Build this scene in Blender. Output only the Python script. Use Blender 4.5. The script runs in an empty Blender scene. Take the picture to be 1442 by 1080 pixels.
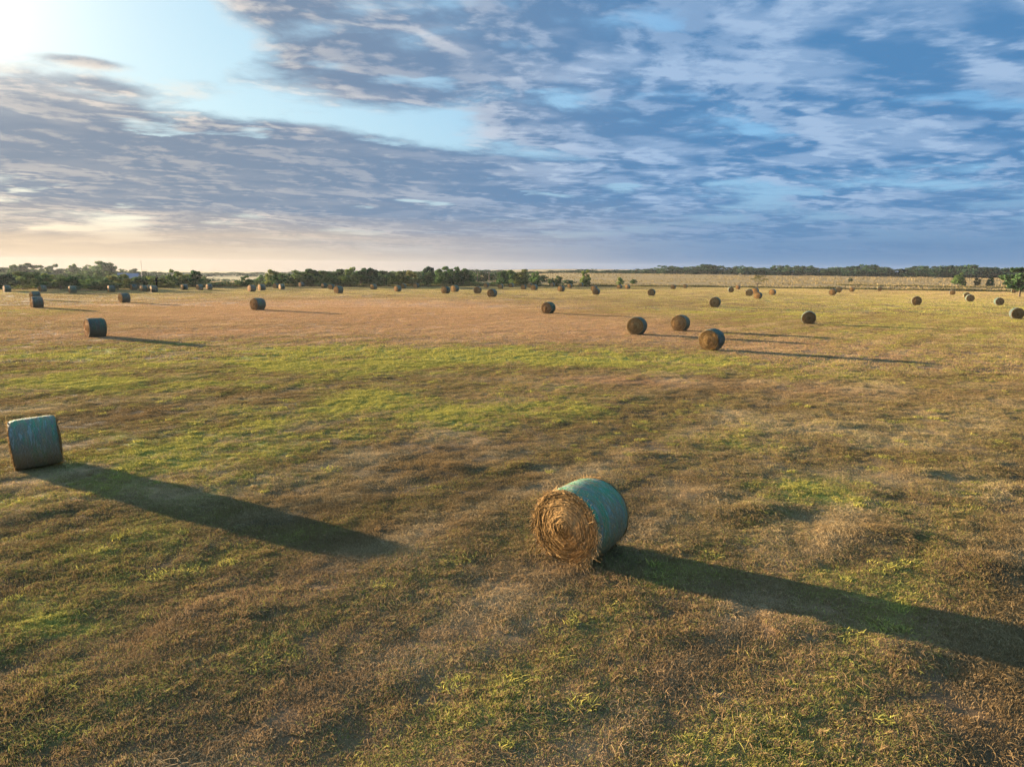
import bpy, bmesh, math, random
import numpy as np
from mathutils import Vector, Matrix
R = math.radians
scene = bpy.context.scene
C = scene.collection
rng = np.random.default_rng(7)

# ------------------------------------------------------------------ camera
CAM_H, FPX, PITCH, ROLL = 5.9, 1000.0, R(9.22), R(0.62)
cam = bpy.data.cameras.new('camera')
cam.sensor_width = 36; cam.lens = 36 * FPX / 1442
cam.clip_start = 0.1; cam.clip_end = 20000
camo = bpy.data.objects.new('camera', cam); C.objects.link(camo)
camo.matrix_world = (Matrix.Translation((0, 0, CAM_H)) @ Matrix.Rotation(R(90) - PITCH, 4, 'X')
                     @ Matrix.Rotation(ROLL, 4, 'Z'))
scene.camera = camo
CM = np.array(camo.matrix_world.to_3x3())

def ray(px, py):
    v = CM @ np.array([(px - 721) / FPX, (540 - py) / FPX, -1.0])
    return v
def at(px, py):                       # ground point seen at a pixel of the photograph
    v = ray(px, py); t = -CAM_H / v[2]
    return np.array([v[0] * t, v[1] * t])
def at_d(px, d):                      # ground point at a horizontal distance along a pixel column
    v = ray(px, 390); k = d / math.hypot(v[0], v[1])
    return np.array([v[0] * k, v[1] * k])
def z_at(px, py, d):                  # height of a pixel at a horizontal distance
    v = ray(px, py); return CAM_H + v[2] * d / math.hypot(v[0], v[1])

# ------------------------------------------------------------------ render settings, sun, sky
EXPO = 2.8
K = 2 ** -EXPO
scene.view_settings.view_transform = 'Standard'
scene.view_settings.look = 'None'
scene.view_settings.exposure = EXPO
scene.view_settings.gamma = 1
scene.render.engine = 'CYCLES'
scene.cycles.use_denoising = True
scene.cycles.denoising_prefilter = 'NONE'
scene.cycles.max_bounces = 6
scene.cycles.diffuse_bounces = 2
scene.cycles.transmission_bounces = 4
scene.cycles.transparent_max_bounces = 8
scene.cycles.volume_bounces = 1
SUN_AZ, SUN_EL = R(-61), R(6.1)
SUN = Vector((math.sin(SUN_AZ) * math.cos(SUN_EL), math.cos(SUN_AZ) * math.cos(SUN_EL), math.sin(SUN_EL)))
sl = bpy.data.lights.new('sun', 'SUN'); sl.energy = 5.0; sl.angle = R(0.6); sl.color = (1.0, 0.78, 0.52)
so = bpy.data.objects.new('sun', sl); C.objects.link(so)
so.rotation_euler = SUN.to_track_quat('Z', 'Y').to_euler()

class NT:                              # small node-tree writer
    def __init__(s, tree): s.t = tree; s.n = tree.nodes; s.l = tree.links
    def node(s, typ, **kw):
        n = s.n.new(typ)
        for k, v in kw.items(): setattr(n, k, v)
        return n
    def put(s, sock, v):
        if isinstance(v, bpy.types.NodeSocket): s.l.new(v, sock)
        elif v is not None:
            if sock.type == 'RGBA' and not hasattr(v, '__len__'): v = (v, v, v, 1)
            elif sock.type == 'RGBA' and len(v) == 3: v = (*v, 1)
            sock.default_value = v
    def m(s, op, a, b=None, c=None, clamp=False):
        n = s.node('ShaderNodeMath', operation=op, use_clamp=clamp)
        for i, v in enumerate((a, b, c)): s.put(n.inputs[i], v)
        return n.outputs[0]
    def v(s, op, a, b=None):
        n = s.node('ShaderNodeVectorMath', operation=op)
        s.put(n.inputs[0], a)
        if b is not None: s.put(n.inputs[3] if op == 'SCALE' else n.inputs[1], b)
        return n.outputs['Value'] if op in ('DOT_PRODUCT', 'LENGTH') else n.outputs[0]
    def xyz(s, x, y, z):
        n = s.node('ShaderNodeCombineXYZ')
        for i, v in enumerate((x, y, z)): s.put(n.inputs[i], v)
        return n.outputs[0]
    def sep(s, v):
        n = s.node('ShaderNodeSeparateXYZ'); s.put(n.inputs[0], v); return n.outputs
    def mix(s, f, a, b, blend='MIX'):
        n = s.node('ShaderNodeMix', data_type='RGBA', blend_type=blend)
        s.put(n.inputs[0], f); s.put(n.inputs[6], a); s.put(n.inputs[7], b)
        return n.outputs[2]
    def noise(s, vec, scale, detail=4, rough=0.55, dist=0.0, col=False):
        n = s.node('ShaderNodeTexNoise'); n.normalize = True
        s.put(n.inputs['Vector'], vec); n.inputs['Scale'].default_value = scale
        n.inputs['Detail'].default_value = detail; n.inputs['Roughness'].default_value = rough
        n.inputs['Distortion'].default_value = dist
        return n.outputs['Color' if col else 'Fac']
    def step(s, x, a, b, lo=0.0, hi=1.0):
        n = s.node('ShaderNodeMapRange', interpolation_type='SMOOTHSTEP')
        s.put(n.inputs[0], x); s.put(n.inputs[1], a); s.put(n.inputs[2], b); s.put(n.inputs[3], lo); s.put(n.inputs[4], hi)
        return n.outputs[0]
    def attr(s, name, typ='GEOMETRY', out='Fac'):
        n = s.node('ShaderNodeAttribute', attribute_name=name, attribute_type=typ); return n.outputs[out]

world = bpy.data.worlds.new('World'); scene.world = world; world.use_nodes = True
W = NT(world.node_tree); W.n.clear()
def build_world():
    sky = W.node('ShaderNodeTexSky', sky_type='NISHITA'); sky.sun_disc = False
    sky.sun_elevation = SUN_EL; sky.sun_rotation = SUN_AZ % (2 * math.pi)
    sky.air_density = 1.2; sky.dust_density = 1.2; sky.ozone_density = 1.5
    base = W.mix(1.0, sky.outputs[0], 0.06, 'MULTIPLY')
    D = W.node('ShaderNodeTexCoord').outputs['Generated']
    x, y, z = W.sep(D)[:3]
    sd = W.v('DOT_PRODUCT', D, tuple(SUN))
    warm = W.step(sd, 0.16, 0.97)                       # 0 away from the sun, 1 towards it
    az = W.m('MULTIPLY', W.m('ARCTAN2', x, y), 57.296)
    el = W.m('MULTIPLY', W.m('ARCSINE', z), 57.296)
    den = W.m('ADD', W.m('MAXIMUM', z, 0.0), 0.085)
    u = W.m('DIVIDE', x, den); w = W.m('DIVIDE', y, den)
    def blob(a0, e0, ra, re, tilt=0.0, k=1.0):          # a patch of the cloud deck
        dx = W.m('SUBTRACT', az, a0)
        da = W.m('DIVIDE', dx, ra)
        de = W.m('DIVIDE', W.m('SUBTRACT', el, W.m('MULTIPLY_ADD', dx, tilt, e0)), re)
        r2 = W.m('ADD', W.m('MULTIPLY', da, da), W.m('MULTIPLY', de, de))
        return W.m('MULTIPLY', W.m('POWER', 2.718, W.m('MULTIPLY', r2, -1.0)), k)
    def total(*b):
        t = b[0]
        for q in b[1:]: t = W.m('ADD', t, q)
        return t
    wob = W.noise(W.xyz(u, w, 1.0), 0.9, 3, 0.5, col=True)
    wob = W.v('SCALE', W.v('SUBTRACT', wob, (0.5, 0.5, 0.5)), 0.55)
    def field(k):
        p = W.v('ADD', W.xyz(W.m('ADD', u, SUN.x * k), W.m('ADD', w, SUN.y * k), SKY_Z), wob)
        return W.noise(p, SKY_A, 8, 0.58)
    def puffs(k):
        uu = W.m('ADD', u, SUN.x * k); ww = W.m('ADD', w, SUN.y * k)
        p = W.xyz(W.m('MULTIPLY_ADD', ww, 0.30, W.m('MULTIPLY', uu, 0.75)), W.m('MULTIPLY_ADD', uu, -0.22, ww), 4.7)
        return W.noise(W.v('ADD', p, W.v('SCALE', wob, 0.6)), SKY_B, 6, 0.56)
    n0, n1 = field(0.0), field(0.10); b0, b1 = puffs(0.0), puffs(0.06)
    puffs2 = W.noise(W.v('ADD', W.xyz(W.m('MULTIPLY', u, 0.7), w, 9.0), W.v('SCALE', wob, 0.5)), 3.1, 4, 0.5)
    bias = total(*[blob(*q) for q in SKY_BLOBS])
    s = W.m('ADD', W.m('MULTIPLY_ADD', W.m('SUBTRACT', b0, 0.5), W.step(warm, 0.1, 0.8, 0.65, 0.36), n0), bias)
    dens = W.step(s, 0.45, 0.62)
    thick = W.step(s, 0.52, 0.78)
    grad = W.m('ADD', W.m('SUBTRACT', n0, n1), W.m('MULTIPLY', W.m('SUBTRACT', b0, b1), 0.8))
    lit = W.step(grad, -0.015, 0.07)
    puff = W.step(W.m('ADD', W.m('MULTIPLY', b0, 0.6), W.m('MULTIPLY', puffs2, 0.4)), 0.48, 0.59)
    litf = W.m('MULTIPLY', W.m('ADD', W.m('MULTIPLY', lit, 0.80), W.m('MULTIPLY', puff, W.step(warm, 0.0, 0.8, 0.95, 0.22))), W.m('SUBTRACT', 1.0, W.m('MULTIPLY', thick, W.step(warm, 0.1, 0.7, 0.40, 0.66))), clamp=True)
    k3 = lambda c: tuple(i * K for i in c)
    dark = W.mix(warm, k3((0.085, 0.24, 0.48)), k3((0.235, 0.29, 0.375)))
    light = W.mix(W.step(sd, 0.30, 0.92), k3((0.37, 0.52, 0.74)), k3((1.0, 0.86, 0.71)))
    cloud = W.mix(litf, dark, light)
    clear = W.mix(warm, k3((0.13, 0.42, 0.82)), k3((0.52, 0.76, 0.90)))
    clear = W.mix(0.78, base, clear)
    gap = W.m('MULTIPLY', W.step(W.m('ADD', W.m('MULTIPLY', b0, 0.5), W.m('MULTIPLY', puffs2, 0.5)), 0.44, 0.35), W.m('SUBTRACT', 1.0, W.step(thick, 0.9, 1.0)))   # bright holes between the rows
    cov = W.m('MULTIPLY', W.m('MULTIPLY', dens, 0.97), W.m('SUBTRACT', 1.0, W.m('MULTIPLY', gap, 0.75)))
    col = W.mix(cov, clear, cloud)
    glow = blob(-43, 17.5, 10.5, 7.5)                   # bright veil of sky round the sun's side
    col = W.mix(W.m('MULTIPLY', glow, W.m('SUBTRACT', 1.0, W.m('MULTIPLY', thick, 0.85))), col, k3((1.5, 1.42, 1.25)))
    hz = W.mix(W.step(sd, 0.15, 0.90), k3((0.135, 0.27, 0.475)), k3((0.78, 0.61, 0.43)))
    streak = W.noise(W.xyz(W.m('MULTIPLY', az, 0.045), W.m('MULTIPLY', el, 0.8), 2.0), 1.0, 4)
    e2 = W.m('MULTIPLY_ADD', W.m('SUBTRACT', streak, 0.5), 3.2, W.m('MAXIMUM', el, 0.0))
    hf = W.step(e2, 0.2, W.step(warm, 0.0, 0.6, 6.8, 4.8), 0.96, 0.0)
    col = W.mix(hf, col, hz)
    col = W.mix(1.0, col, W.step(el, 24.0, 55.0, 1.0, 2.2), 'MULTIPLY')    # unseen sky overhead, gain added to lighten the shadows
    bg = W.node('ShaderNodeBackground'); W.put(bg.inputs[0], col); bg.inputs[1].default_value = 1.0
    out = W.node('ShaderNodeOutputWorld'); W.l.new(bg.outputs[0], out.inputs[0])
SKY_A, SKY_B, SKY_Z = 0.80, 1.75, 6.1
SKY_BLOBS = [  # azimuth, elevation, half width, half height, tilt, amount of cloud
    (-28, 7.6, 19, 3.4, -0.12, 0.42), (-4, 5.8, 14, 3.4, 0.0, 0.22), (-5, 14.4, 8.5, 2.0, 0.12, 0.16), (8, 11.0, 9, 1.6, 0.10, 0.14), (8, 16.5, 9, 4.0, 0.15, 0.16), (-9, 13.2, 7, 1.4, 0.2, 0.16),
    (26, 12.5, 24, 10.0, 0.0, 0.20), (-30, 15.0, 10, 3.4, 0.10, -0.34), (-15, 14.8, 5, 2.2, 0.1, 0.15), (-9, 10.6, 6, 1.2, -0.10, -0.05), (-7, 11.9, 6, 1.3, 0.05, 0.10), (-30, 13.0, 3.5, .5, 0, .28), (-20, 17.0, 4, 1.2, 0.1, 0.12), (-18, 18.8, 8, 1.5, -0.1, 0.17), (-3, 20, 8, 2.0, 0, 0.12), (-29, 11.8, 4, .6, -.05, .18)]
build_world()

# ------------------------------------------------------------------ helpers
def tag(o, label=None, cat=None, group=None, kind=None):
    if label: o['label'] = label
    if cat: o['category'] = cat
    if group: o['group'] = group
    if kind: o['kind'] = kind
    return o
def empty(name, loc, rz=0.0, scale=1.0):
    o = bpy.data.objects.new(name, None); C.objects.link(o)
    o.location = loc; o.rotation_euler = (0, 0, rz); o.scale = (scale,) * 3 if np.isscalar(scale) else scale
    o.empty_display_size = 0.2
    return o
def mesh(name, verts, faces, attrs=None, smooth=False):
    me = bpy.data.meshes.new(name)
    verts = np.asarray(verts, np.float32)
    if isinstance(faces, np.ndarray):
        n, k = faces.shape
        me.vertices.add(len(verts)); me.vertices.foreach_set('co', verts.ravel())
        me.loops.add(n * k); me.loops.foreach_set('vertex_index', faces.astype(np.int32).ravel())
        me.polygons.add(n); me.polygons.foreach_set('loop_start', np.arange(0, n * k, k, dtype=np.int32))
        me.update(calc_edges=True); me.validate()
    else:
        me.from_pydata([tuple(v) for v in verts], [], faces); me.update()
    for k, a in (attrs or {}).items():
        at_ = me.attributes.new(k, 'FLOAT', 'POINT'); at_.data.foreach_set('value', np.asarray(a, np.float32))
    if smooth: me.polygons.foreach_set('use_smooth', [True] * len(me.polygons))
    return me
def obj(name, me, mats=(), parent=None):
    o = bpy.data.objects.new(name, me); C.objects.link(o)
    for m_ in (mats if isinstance(mats, (list, tuple)) else [mats]):
        if me.materials.find(m_.name) < 0: me.materials.append(m_)
    if parent: o.parent = parent
    return o
def smooth(t): t = np.clip(t, 0, 1); return t * t * (3 - 2 * t)
def vnoise(x, y, seed=0):
    x = np.asarray(x, float); y = np.asarray(y, float)
    xi = np.floor(x).astype(np.int64); yi = np.floor(y).astype(np.int64)
    fx = smooth(x - xi); fy = smooth(y - yi)
    def h(a, b):
        n = (a * 374761393 + b * 668265263 + seed * 1274126177) & 0xFFFFFFFF
        n = ((n ^ (n >> 13)) * 1274126177) & 0xFFFFFFFF
        return ((n ^ (n >> 16)) & 0xFFFF) / 65535.0
    a = h(xi, yi); b = h(xi + 1, yi); c = h(xi, yi + 1); d = h(xi + 1, yi + 1)
    return (a * (1 - fx) + b * fx) * (1 - fy) + (c * (1 - fx) + d * fx) * fy
def fbm(x, y, seed=0, octv=4, rough=0.5):
    s = 0; a = 1; t = 0; f = 1
    for i in range(octv):
        s = s + a * vnoise(x * f, y * f, seed + i * 17); t += a; a *= rough; f *= 2.03
    return s / t

# ------------------------------------------------------------------ lie of the land
def relief(x, y):
    x = np.asarray(x, float); y = np.asarray(y, float)
    d = np.hypot(x, y) + 1e-6; q = x / d; fr = (y > 0) * 1.0
    z = 3.3 * smooth((q + 0.16) / 0.30) * smooth((d - 245) / 300) * fr
    dip = smooth((0.0 - q) / 0.30) * fr
    z = z - dip * (3.2 * smooth((d - 205) / 110) + 3.2 * smooth((d - 340) / 340))
    z = z + 2.0 * smooth((q + 0.10) / 0.2) * smooth((d - 760) / 440) * fr
    return z
MOUNDS = [(1065, 718, .9, .10), (1235, 757, 1.5, .13), (1392, 797, 1.4, .14), (1297, 667, .8, .12), (988, 697, .7, .10),
          (740, 655, .6, .09), (1432, 690, .8, .14), (640, 657, .7, .07), (300, 858, .8, .07), (1120, 885, .8, .08), (1255, 920, .9, .10), (1180, 600, 1.2, .09), (900, 640, 1.0, .07)]
MW = [(at(a, b), r, h) for a, b, r, h in MOUNDS]
SR, CR = math.sin(R(40)), math.cos(R(40))               # rows of mowing run along this bearing
def rows(x, y): return x * SR + y * CR, x * CR - y * SR
def micro(x, y):
    d = np.hypot(x, y)
    f = 1 - smooth((d - 60) / 80)
    u, v = rows(x, y)
    z = (fbm(x / 1.6, y / 1.6, 3, 3) - .5) * .06 + (fbm(x / .5, y / .5, 9, 2) - .5) * .05
    z = z + (fbm(u / 14, v / 1.3, 31, 2) - .5) * .05
    for p, r, h in MW:
        r2 = ((x - p[0]) / r) ** 2 + ((y - p[1]) / (r * .6)) ** 2
        z = z + h * np.exp(-r2 * 1.5) * (0.5 + fbm(x / .3, y / .3, 44, 2))
    return z * f
def terrain(x, y): return relief(x, y) + micro(x, y)

BND_PX = [(-260, 409.5), (-120, 408), (0, 407.2), (120, 407), (250, 405), (480, 403), (720, 403.6), (860, 403.8), (1000, 404.6), (1200, 408), (1442, 412), (1600, 415), (1720, 418)]
BND = np.array([at(a, b) for a, b in BND_PX])
BAZ = np.arctan2(BND[:, 0], BND[:, 1]); BDI = np.hypot(BND[:, 0], BND[:, 1])
def edge_d(x, y): return np.interp(np.arctan2(x, y), BAZ, BDI)

def ell(x, y, px, py, rpx, rpy):                        # soft patch of ground, given where the photo shows it
    c = at(px, py); e = at(px, py - rpy * .9); f_ = at(px, py + rpy * .9)
    ry = abs(math.hypot(*e) - math.hypot(*f_)) / 2; rx = rpx / 1000 * math.hypot(*c)
    t = math.atan2(c[0], c[1]); dx = x - c[0]; dy = y - c[1]
    a = dx * math.cos(t) - dy * math.sin(t); b = dx * math.sin(t) + dy * math.cos(t)
    r2 = (a / rx) ** 2 + (b / ry) ** 2
    return np.exp(-r2 * 1.3)
def cover(x, y):
    """green share, pink share, pale share of the turf at world points"""
    x = np.asarray(x, float); y = np.asarray(y, float)
    d = np.hypot(x, y); u, v = rows(x, y)
    n = fbm(x / 6, y / 6, 5, 4, .6); n2 = fbm(x / 1.3, y / 1.3, 8, 3, .6); st = fbm(u / 40, v / 2.6, 12, 3)
    g = 0.05 + 0.08 * smooth((d - 13) / 14)
    G = [(480, 512, 330, 22, .75), (150, 535, 240, 20, .55), (700, 500, 330, 14, .6), (300, 612, 150, 36, .75), (150, 640, 110, 22, .6),
         (420, 590, 130, 30, .55), (520, 560, 60, 12, .8), (800, 580, 90, 16, .8), (640, 585, 110, 16, .5), (60, 500, 160, 14, .6),
         (950, 512, 260, 14, .45), (1300, 440, 330, 22, .36), (1020, 440, 120, 6, .35), (60, 900, 90, 90, .55), (170, 770, 120, 50, .40), (200, 860, 120, 40, .25), (60, 760, 60, 40, .3),
         (1150, 690, 90, 18, .4), (1300, 850, 320, 40, .22), (980, 800, 120, 20, .35), (200, 690, 150, 20, .45), (860, 1040, 260, 60, .12), (1150, 1040, 260, 60, .14), (1000, 620, 150, 20, .20), (30, 440, 130, 8, .5)]
    brk = .35 + 1.35 * smooth((fbm(x / 3.5, y / 3.5, 91, 4, .65) - .30) / .40)
    for a, b, c, e, k in G: g = g + .82 * k * brk * ell(x, y, a, b, c * 1.1, e * 1.2)
    g = g - .5 * ell(x, y, 165, 590, 90, 12) - .35 * ell(x, y, 1000, 540, 300, 14) - .4 * ell(x, y, 560, 640, 160, 22)
    far_y = smooth((d - 125) / 50)                       # yellow-green sward before the far edge
    g = g + .17 * far_y
    g = np.clip(g + (n - .5) * .9 * (.24 + g) + (n2 - .5) * 1.0 * (.16 + g) + (fbm(x / .45, y / .45, 61, 2) - .5) * .9 * (.15 + g) * (d < 110) + (st - .5) * .35, 0, 1)
    p = ell(x, y, 470, 437, 420, 25) + .7 * ell(x, y, 820, 462, 260, 22) + .5 * ell(x, y, 250, 470, 220, 8) + .35 * ell(x, y, 1180, 500, 300, 30) + .45 * ell(x, y, 860, 535, 160, 8)
    p = p + .35 * ell(x, y, 1340, 412, 160, 6)
    p = np.clip(p * 1.1 + (n - .5) * .7 + (st - .5) * .6 + .06, 0, 1)
    trk = np.cos(v * 2 * math.pi / 3.6 + 1.5 * fbm(u / 60, v / 30, 71, 2)) ** 3 * smooth((fbm(u / 35, v / 9, 73, 2) - .38) / .2)
    g = np.clip(g - .20 * trk, 0, 1)
    s = np.clip((.22 + .26 * trk) + (fbm(x / 2.2, y / 2.2, 21, 4, .6) - .5) * 1.6 + (st - .5) * .6 + .10 * ell(x, y, 1250, 600, 400, 120) + .2 * ell(x, y, 560, 640, 160, 20) - .30 * smooth((21 - d) / 10), 0, 1)  # pale share cut near the camera, painting in the shade between blades
    s = np.clip(s + .35 * far_y, 0, 1)
    g = np.where(p > .4, g * (1 - .75 * smooth((p - .35) / .4) * (1 - far_y)), g)
    return g, p, s

# ------------------------------------------------------------------ materials
def mat(name):
    m_ = bpy.data.materials.new(name); m_.use_nodes = True
    t = NT(m_.node_tree); t.n.clear()
    o = t.node('ShaderNodeOutputMaterial')
    return m_, t, o
def principled(t, o, col, rough=.8, normal=None, spec=.3):
    b = t.node('ShaderNodeBsdfPrincipled'); t.put(b.inputs['Base Color'], col); t.put(b.inputs['Roughness'], rough)
    b.inputs['Specular IOR Level'].default_value = spec
    if normal is not None: t.l.new(normal, b.inputs['Normal'])
    t.l.new(b.outputs[0], o.inputs[0]); return b
def bump(t, h, strength=.5, dist=.02):
    b = t.node('ShaderNodeBump'); b.inputs['Strength'].default_value = strength; b.inputs['Distance'].default_value = dist
    t.put(b.inputs['Height'], h); return b.outputs[0]
def leafy(t, o, col, trans=.35, rough=.7):
    d = t.node('ShaderNodeBsdfDiffuse'); t.put(d.inputs[0], col)
    r = t.node('ShaderNodeBsdfTranslucent'); t.put(r.inputs[0], col)
    mx = t.node('ShaderNodeMixShader'); mx.inputs[0].default_value = trans
    t.l.new(d.outputs[0], mx.inputs[1]); t.l.new(r.outputs[0], mx.inputs[2]); t.l.new(mx.outputs[0], o.inputs[0])
BROWN, RUST, STRAW, PINK = (.175, .118, .052), (.195, .118, .052), (.50, .385, .20), (.46, .275, .155)
GREEN, LIME = (.17, .175, .045), (.44, .375, .085)

def ground_material():
    m_, t, o = mat('mown_ground')
    g, p, s, fa = t.attr('green'), t.attr('pink'), t.attr('pale'), t.attr('outside')
    P = t.node('ShaderNodeNewGeometry').outputs['Position']
    n1 = t.noise(P, 16, 6, .75); n2 = t.noise(P, 1.4, 4, .6); n3 = t.noise(P, .25, 4)
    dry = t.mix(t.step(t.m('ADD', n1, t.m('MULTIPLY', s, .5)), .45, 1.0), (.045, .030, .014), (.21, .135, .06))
    dry = t.mix(t.m('MULTIPLY', p, .8), dry, (.34, .19, .10))
    gr = t.mix(n1, (.07, .075, .018), (.26, .235, .04))
    c = t.mix(t.step(t.m('ADD', g, t.m('MULTIPLY', t.m('SUBTRACT', n2, .5), .5)), .15, .8), dry, gr)
    past = t.mix(n3, (.27, .185, .08), (.23, .18, .062))
    past = t.mix(t.attr('meadow'), past, (.20, .21, .07))
    past = t.mix(t.step(n2, .35, .7), past, (.31, .20, .09))
    st = t.noise(t.v('MULTIPLY', P, (.012, .075, .1)), 1.0, 6, .65)
    past = t.mix(t.m('MULTIPLY', t.step(st, .40, .62), .6), past, (.22, .15, .06))
    past = t.mix(1.0, past, t.mix(t.noise(P, .9, 5, .7), (.55, .55, .5), (1.05, 1.0, .95)), 'MULTIPLY')
    c = t.mix(fa, c, past)
    h = t.m('ADD', t.m('MULTIPLY', n1, .6), n2)
    principled(t, o, c, .95, bump(t, h, .6, .06), .1)
    return m_
def grass_material():
    m_, t, o = mat('turf_blades')
    g, p, s = t.attr('green', 'INSTANCER'), t.attr('pink', 'INSTANCER'), t.attr('pale', 'INSTANCER')
    b, b2 = t.attr('pick'), t.attr('shade')
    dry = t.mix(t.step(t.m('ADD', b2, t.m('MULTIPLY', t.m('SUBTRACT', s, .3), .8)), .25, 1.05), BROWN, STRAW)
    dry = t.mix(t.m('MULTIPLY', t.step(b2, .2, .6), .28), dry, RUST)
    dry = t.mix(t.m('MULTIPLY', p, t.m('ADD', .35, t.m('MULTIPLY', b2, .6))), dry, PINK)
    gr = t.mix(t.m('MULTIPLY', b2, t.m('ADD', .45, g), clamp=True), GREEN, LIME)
    isg = t.m('LESS_THAN', b, t.m('MULTIPLY', g, 1.05))
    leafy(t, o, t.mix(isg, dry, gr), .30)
    return m_
def margin_material():
    m_, t, o = mat('rank_grass')
    b = t.attr('shade')
    leafy(t, o, t.mix(b, (.05, .045, .018), (.17, .15, .05)), .25)
    return m_
def pasture_material():
    m_, t, o = mat('pasture_blades')
    leafy(t, o, t.mix(t.attr('shade'), (.13, .10, .042), (.215, .16, .072)), .25)
    return m_
def foliage_material():
    m_, t, o = mat('foliage')
    oi = t.node('ShaderNodeObjectInfo'); v = t.attr('shade')
    f = t.m('ADD', .55, t.m('MULTIPLY', v, .9))
    c = t.mix(1.0, oi.outputs['Color'], t.xyz(f, f, f), 'MULTIPLY')
    leafy(t, o, c, .28)
    return m_
def plain(name, col, rough=.7, nz=0.3, scale=6, spec=.3):
    m_, t, o = mat(name)
    P = t.node('ShaderNodeTexCoord').outputs['Object']
    n = t.noise(P, scale, 4)
    principled(t, o, t.mix(n, tuple(c * (1 - nz) for c in col), tuple(min(1, c * (1 + nz)) for c in col)), rough, None, spec)
    return m_
def hay_material():
    m_, t, o = mat('rolled_hay')
    P = t.node('ShaderNodeTexCoord').outputs['Object']
    x, y, z = t.sep(P)[:3]
    zz = t.m('SUBTRACT', z, .75)
    wob = t.m('MULTIPLY', t.m('SUBTRACT', t.noise(P, 2.2, 3), .5), .16)
    r = t.m('ADD', t.m('SQRT', t.m('ADD', t.m('MULTIPLY', x, x), t.m('MULTIPLY', zz, zz))), wob)
    a = t.m('ARCTAN2', x, zz)
    rings = t.noise(t.xyz(t.m('MULTIPLY', r, 15), t.m('MULTIPLY', a, 1.4), t.m('MULTIPLY', y, .5)), 1.0, 6, .7)
    fine = t.noise(P, 30, 4, .7)
    mixv = t.m('ADD', t.m('MULTIPLY', rings, .7), t.m('MULTIPLY', fine, .35))
    oi = t.node('ShaderNodeObjectInfo')
    c = t.mix(t.step(mixv, .36, .70), (.085, .042, .015), (.50, .275, .085))
    c = t.mix(t.m('MULTIPLY', t.noise(P, 1.6, 3), .45), c, (.30, .14, .04))
    c = t.mix(1.0, c, oi.outputs['Color'], 'MULTIPLY')
    principled(t, o, c, .9, bump(t, mixv, .9, .05), .15)
    return m_
def strand_material():
    m_, t, o = mat('hay_strands')
    oi = t.node('ShaderNodeObjectInfo')
    c = t.mix(t.attr('shade'), (.070, .040, .016), (.50, .325, .145))
    leafy(t, o, t.mix(1.0, c, oi.outputs['Color'], 'MULTIPLY'), .2)
    return m_
def wrap_material():
    m_, t, o = mat('net_wrap')
    tc = t.node('ShaderNodeTexCoord'); P = tc.outputs['Object']
    oi = t.node('ShaderNodeObjectInfo')
    x, y, z = t.sep(P)[:3]
    seed = t.m('MULTIPLY', oi.outputs['Random'], 40)
    ang = t.m('ARCTAN2', x, t.m('SUBTRACT', z, .75))
    Q = t.xyz(t.m('MULTIPLY', ang, .5), t.m('MULTIPLY', y, 3.5), seed)   # bands run round the bale
    n = t.noise(Q, 1.4, 5, .65, .4); n2 = t.noise(Q, 4.0, 4, .6, 1.0); n3 = t.noise(P, 14, 4, .7)
    c = t.mix(t.step(n, .44, .56), (.010, .140, .066), (.062, .088, .080))
    c = t.mix(t.m('MULTIPLY', t.step(n2, .53, .63), .8), c, (.12, .21, .235))
    hayf = t.m('MULTIPLY', t.step(t.noise(Q, 2.2, 6, .7), .40, .62), .70)
    low = t.step(z, 1.20, .25, .10, .95)                                 # dusty, hay-stained towards the ground
    hayf = t.m('MAXIMUM', hayf, t.m('MULTIPLY', low, t.m('ADD', .55, t.m('MULTIPLY', n3, .6))), clamp=True)
    c = t.mix(hayf, c, t.mix(n3, (.055, .050, .028), (.19, .16, .085)))
    w = t.node('ShaderNodeTexWave', wave_type='BANDS', bands_direction='Y'); t.l.new(P, w.inputs['Vector'])
    w.inputs['Scale'].default_value = 9; w.inputs['Distortion'].default_value = 6; w.inputs['Detail'].default_value = 3; w.inputs['Detail Scale'].default_value = 2.5
    c = t.mix(t.m('MULTIPLY', t.step(w.outputs['Fac'], .72, .95), .22), c, (.30, .38, .40))
    c = t.mix(1.0, c, oi.outputs['Color'], 'MULTIPLY')
    h = t.m('ADD', t.m('MULTIPLY', n3, .6), t.m('MULTIPLY', w.outputs['Fac'], .25))
    principled(t, o, c, .72, bump(t, h, 1.0, .05), .25)
    return m_
M_GROUND, M_GRASS, M_RANK, M_LEAF = ground_material(), grass_material(), margin_material(), foliage_material()
M_PAST = pasture_material()
M_HAY, M_STRAND, M_WRAP = hay_material(), strand_material(), wrap_material()
M_BARK = plain('bark', (.07, .05, .035), .9, .4)
M_WHITE = plain('white_paint', (.72, .72, .70), .6, .1, 3)
M_ROOF = plain('metal_roof', (.11, .13, .17), .65, .15, 2, .3)
M_DARKWIN = plain('window_glass', (.03, .035, .04), .15, .1)
M_WOOD = plain('weathered_wood', (.16, .12, .085), .85, .35)
M_BIRD = plain('black_feathers', (.012, .011, .012), .6, .3, 20)
M_WIRE = plain('fence_wire', (.14, .13, .12), .6, .2)

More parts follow.
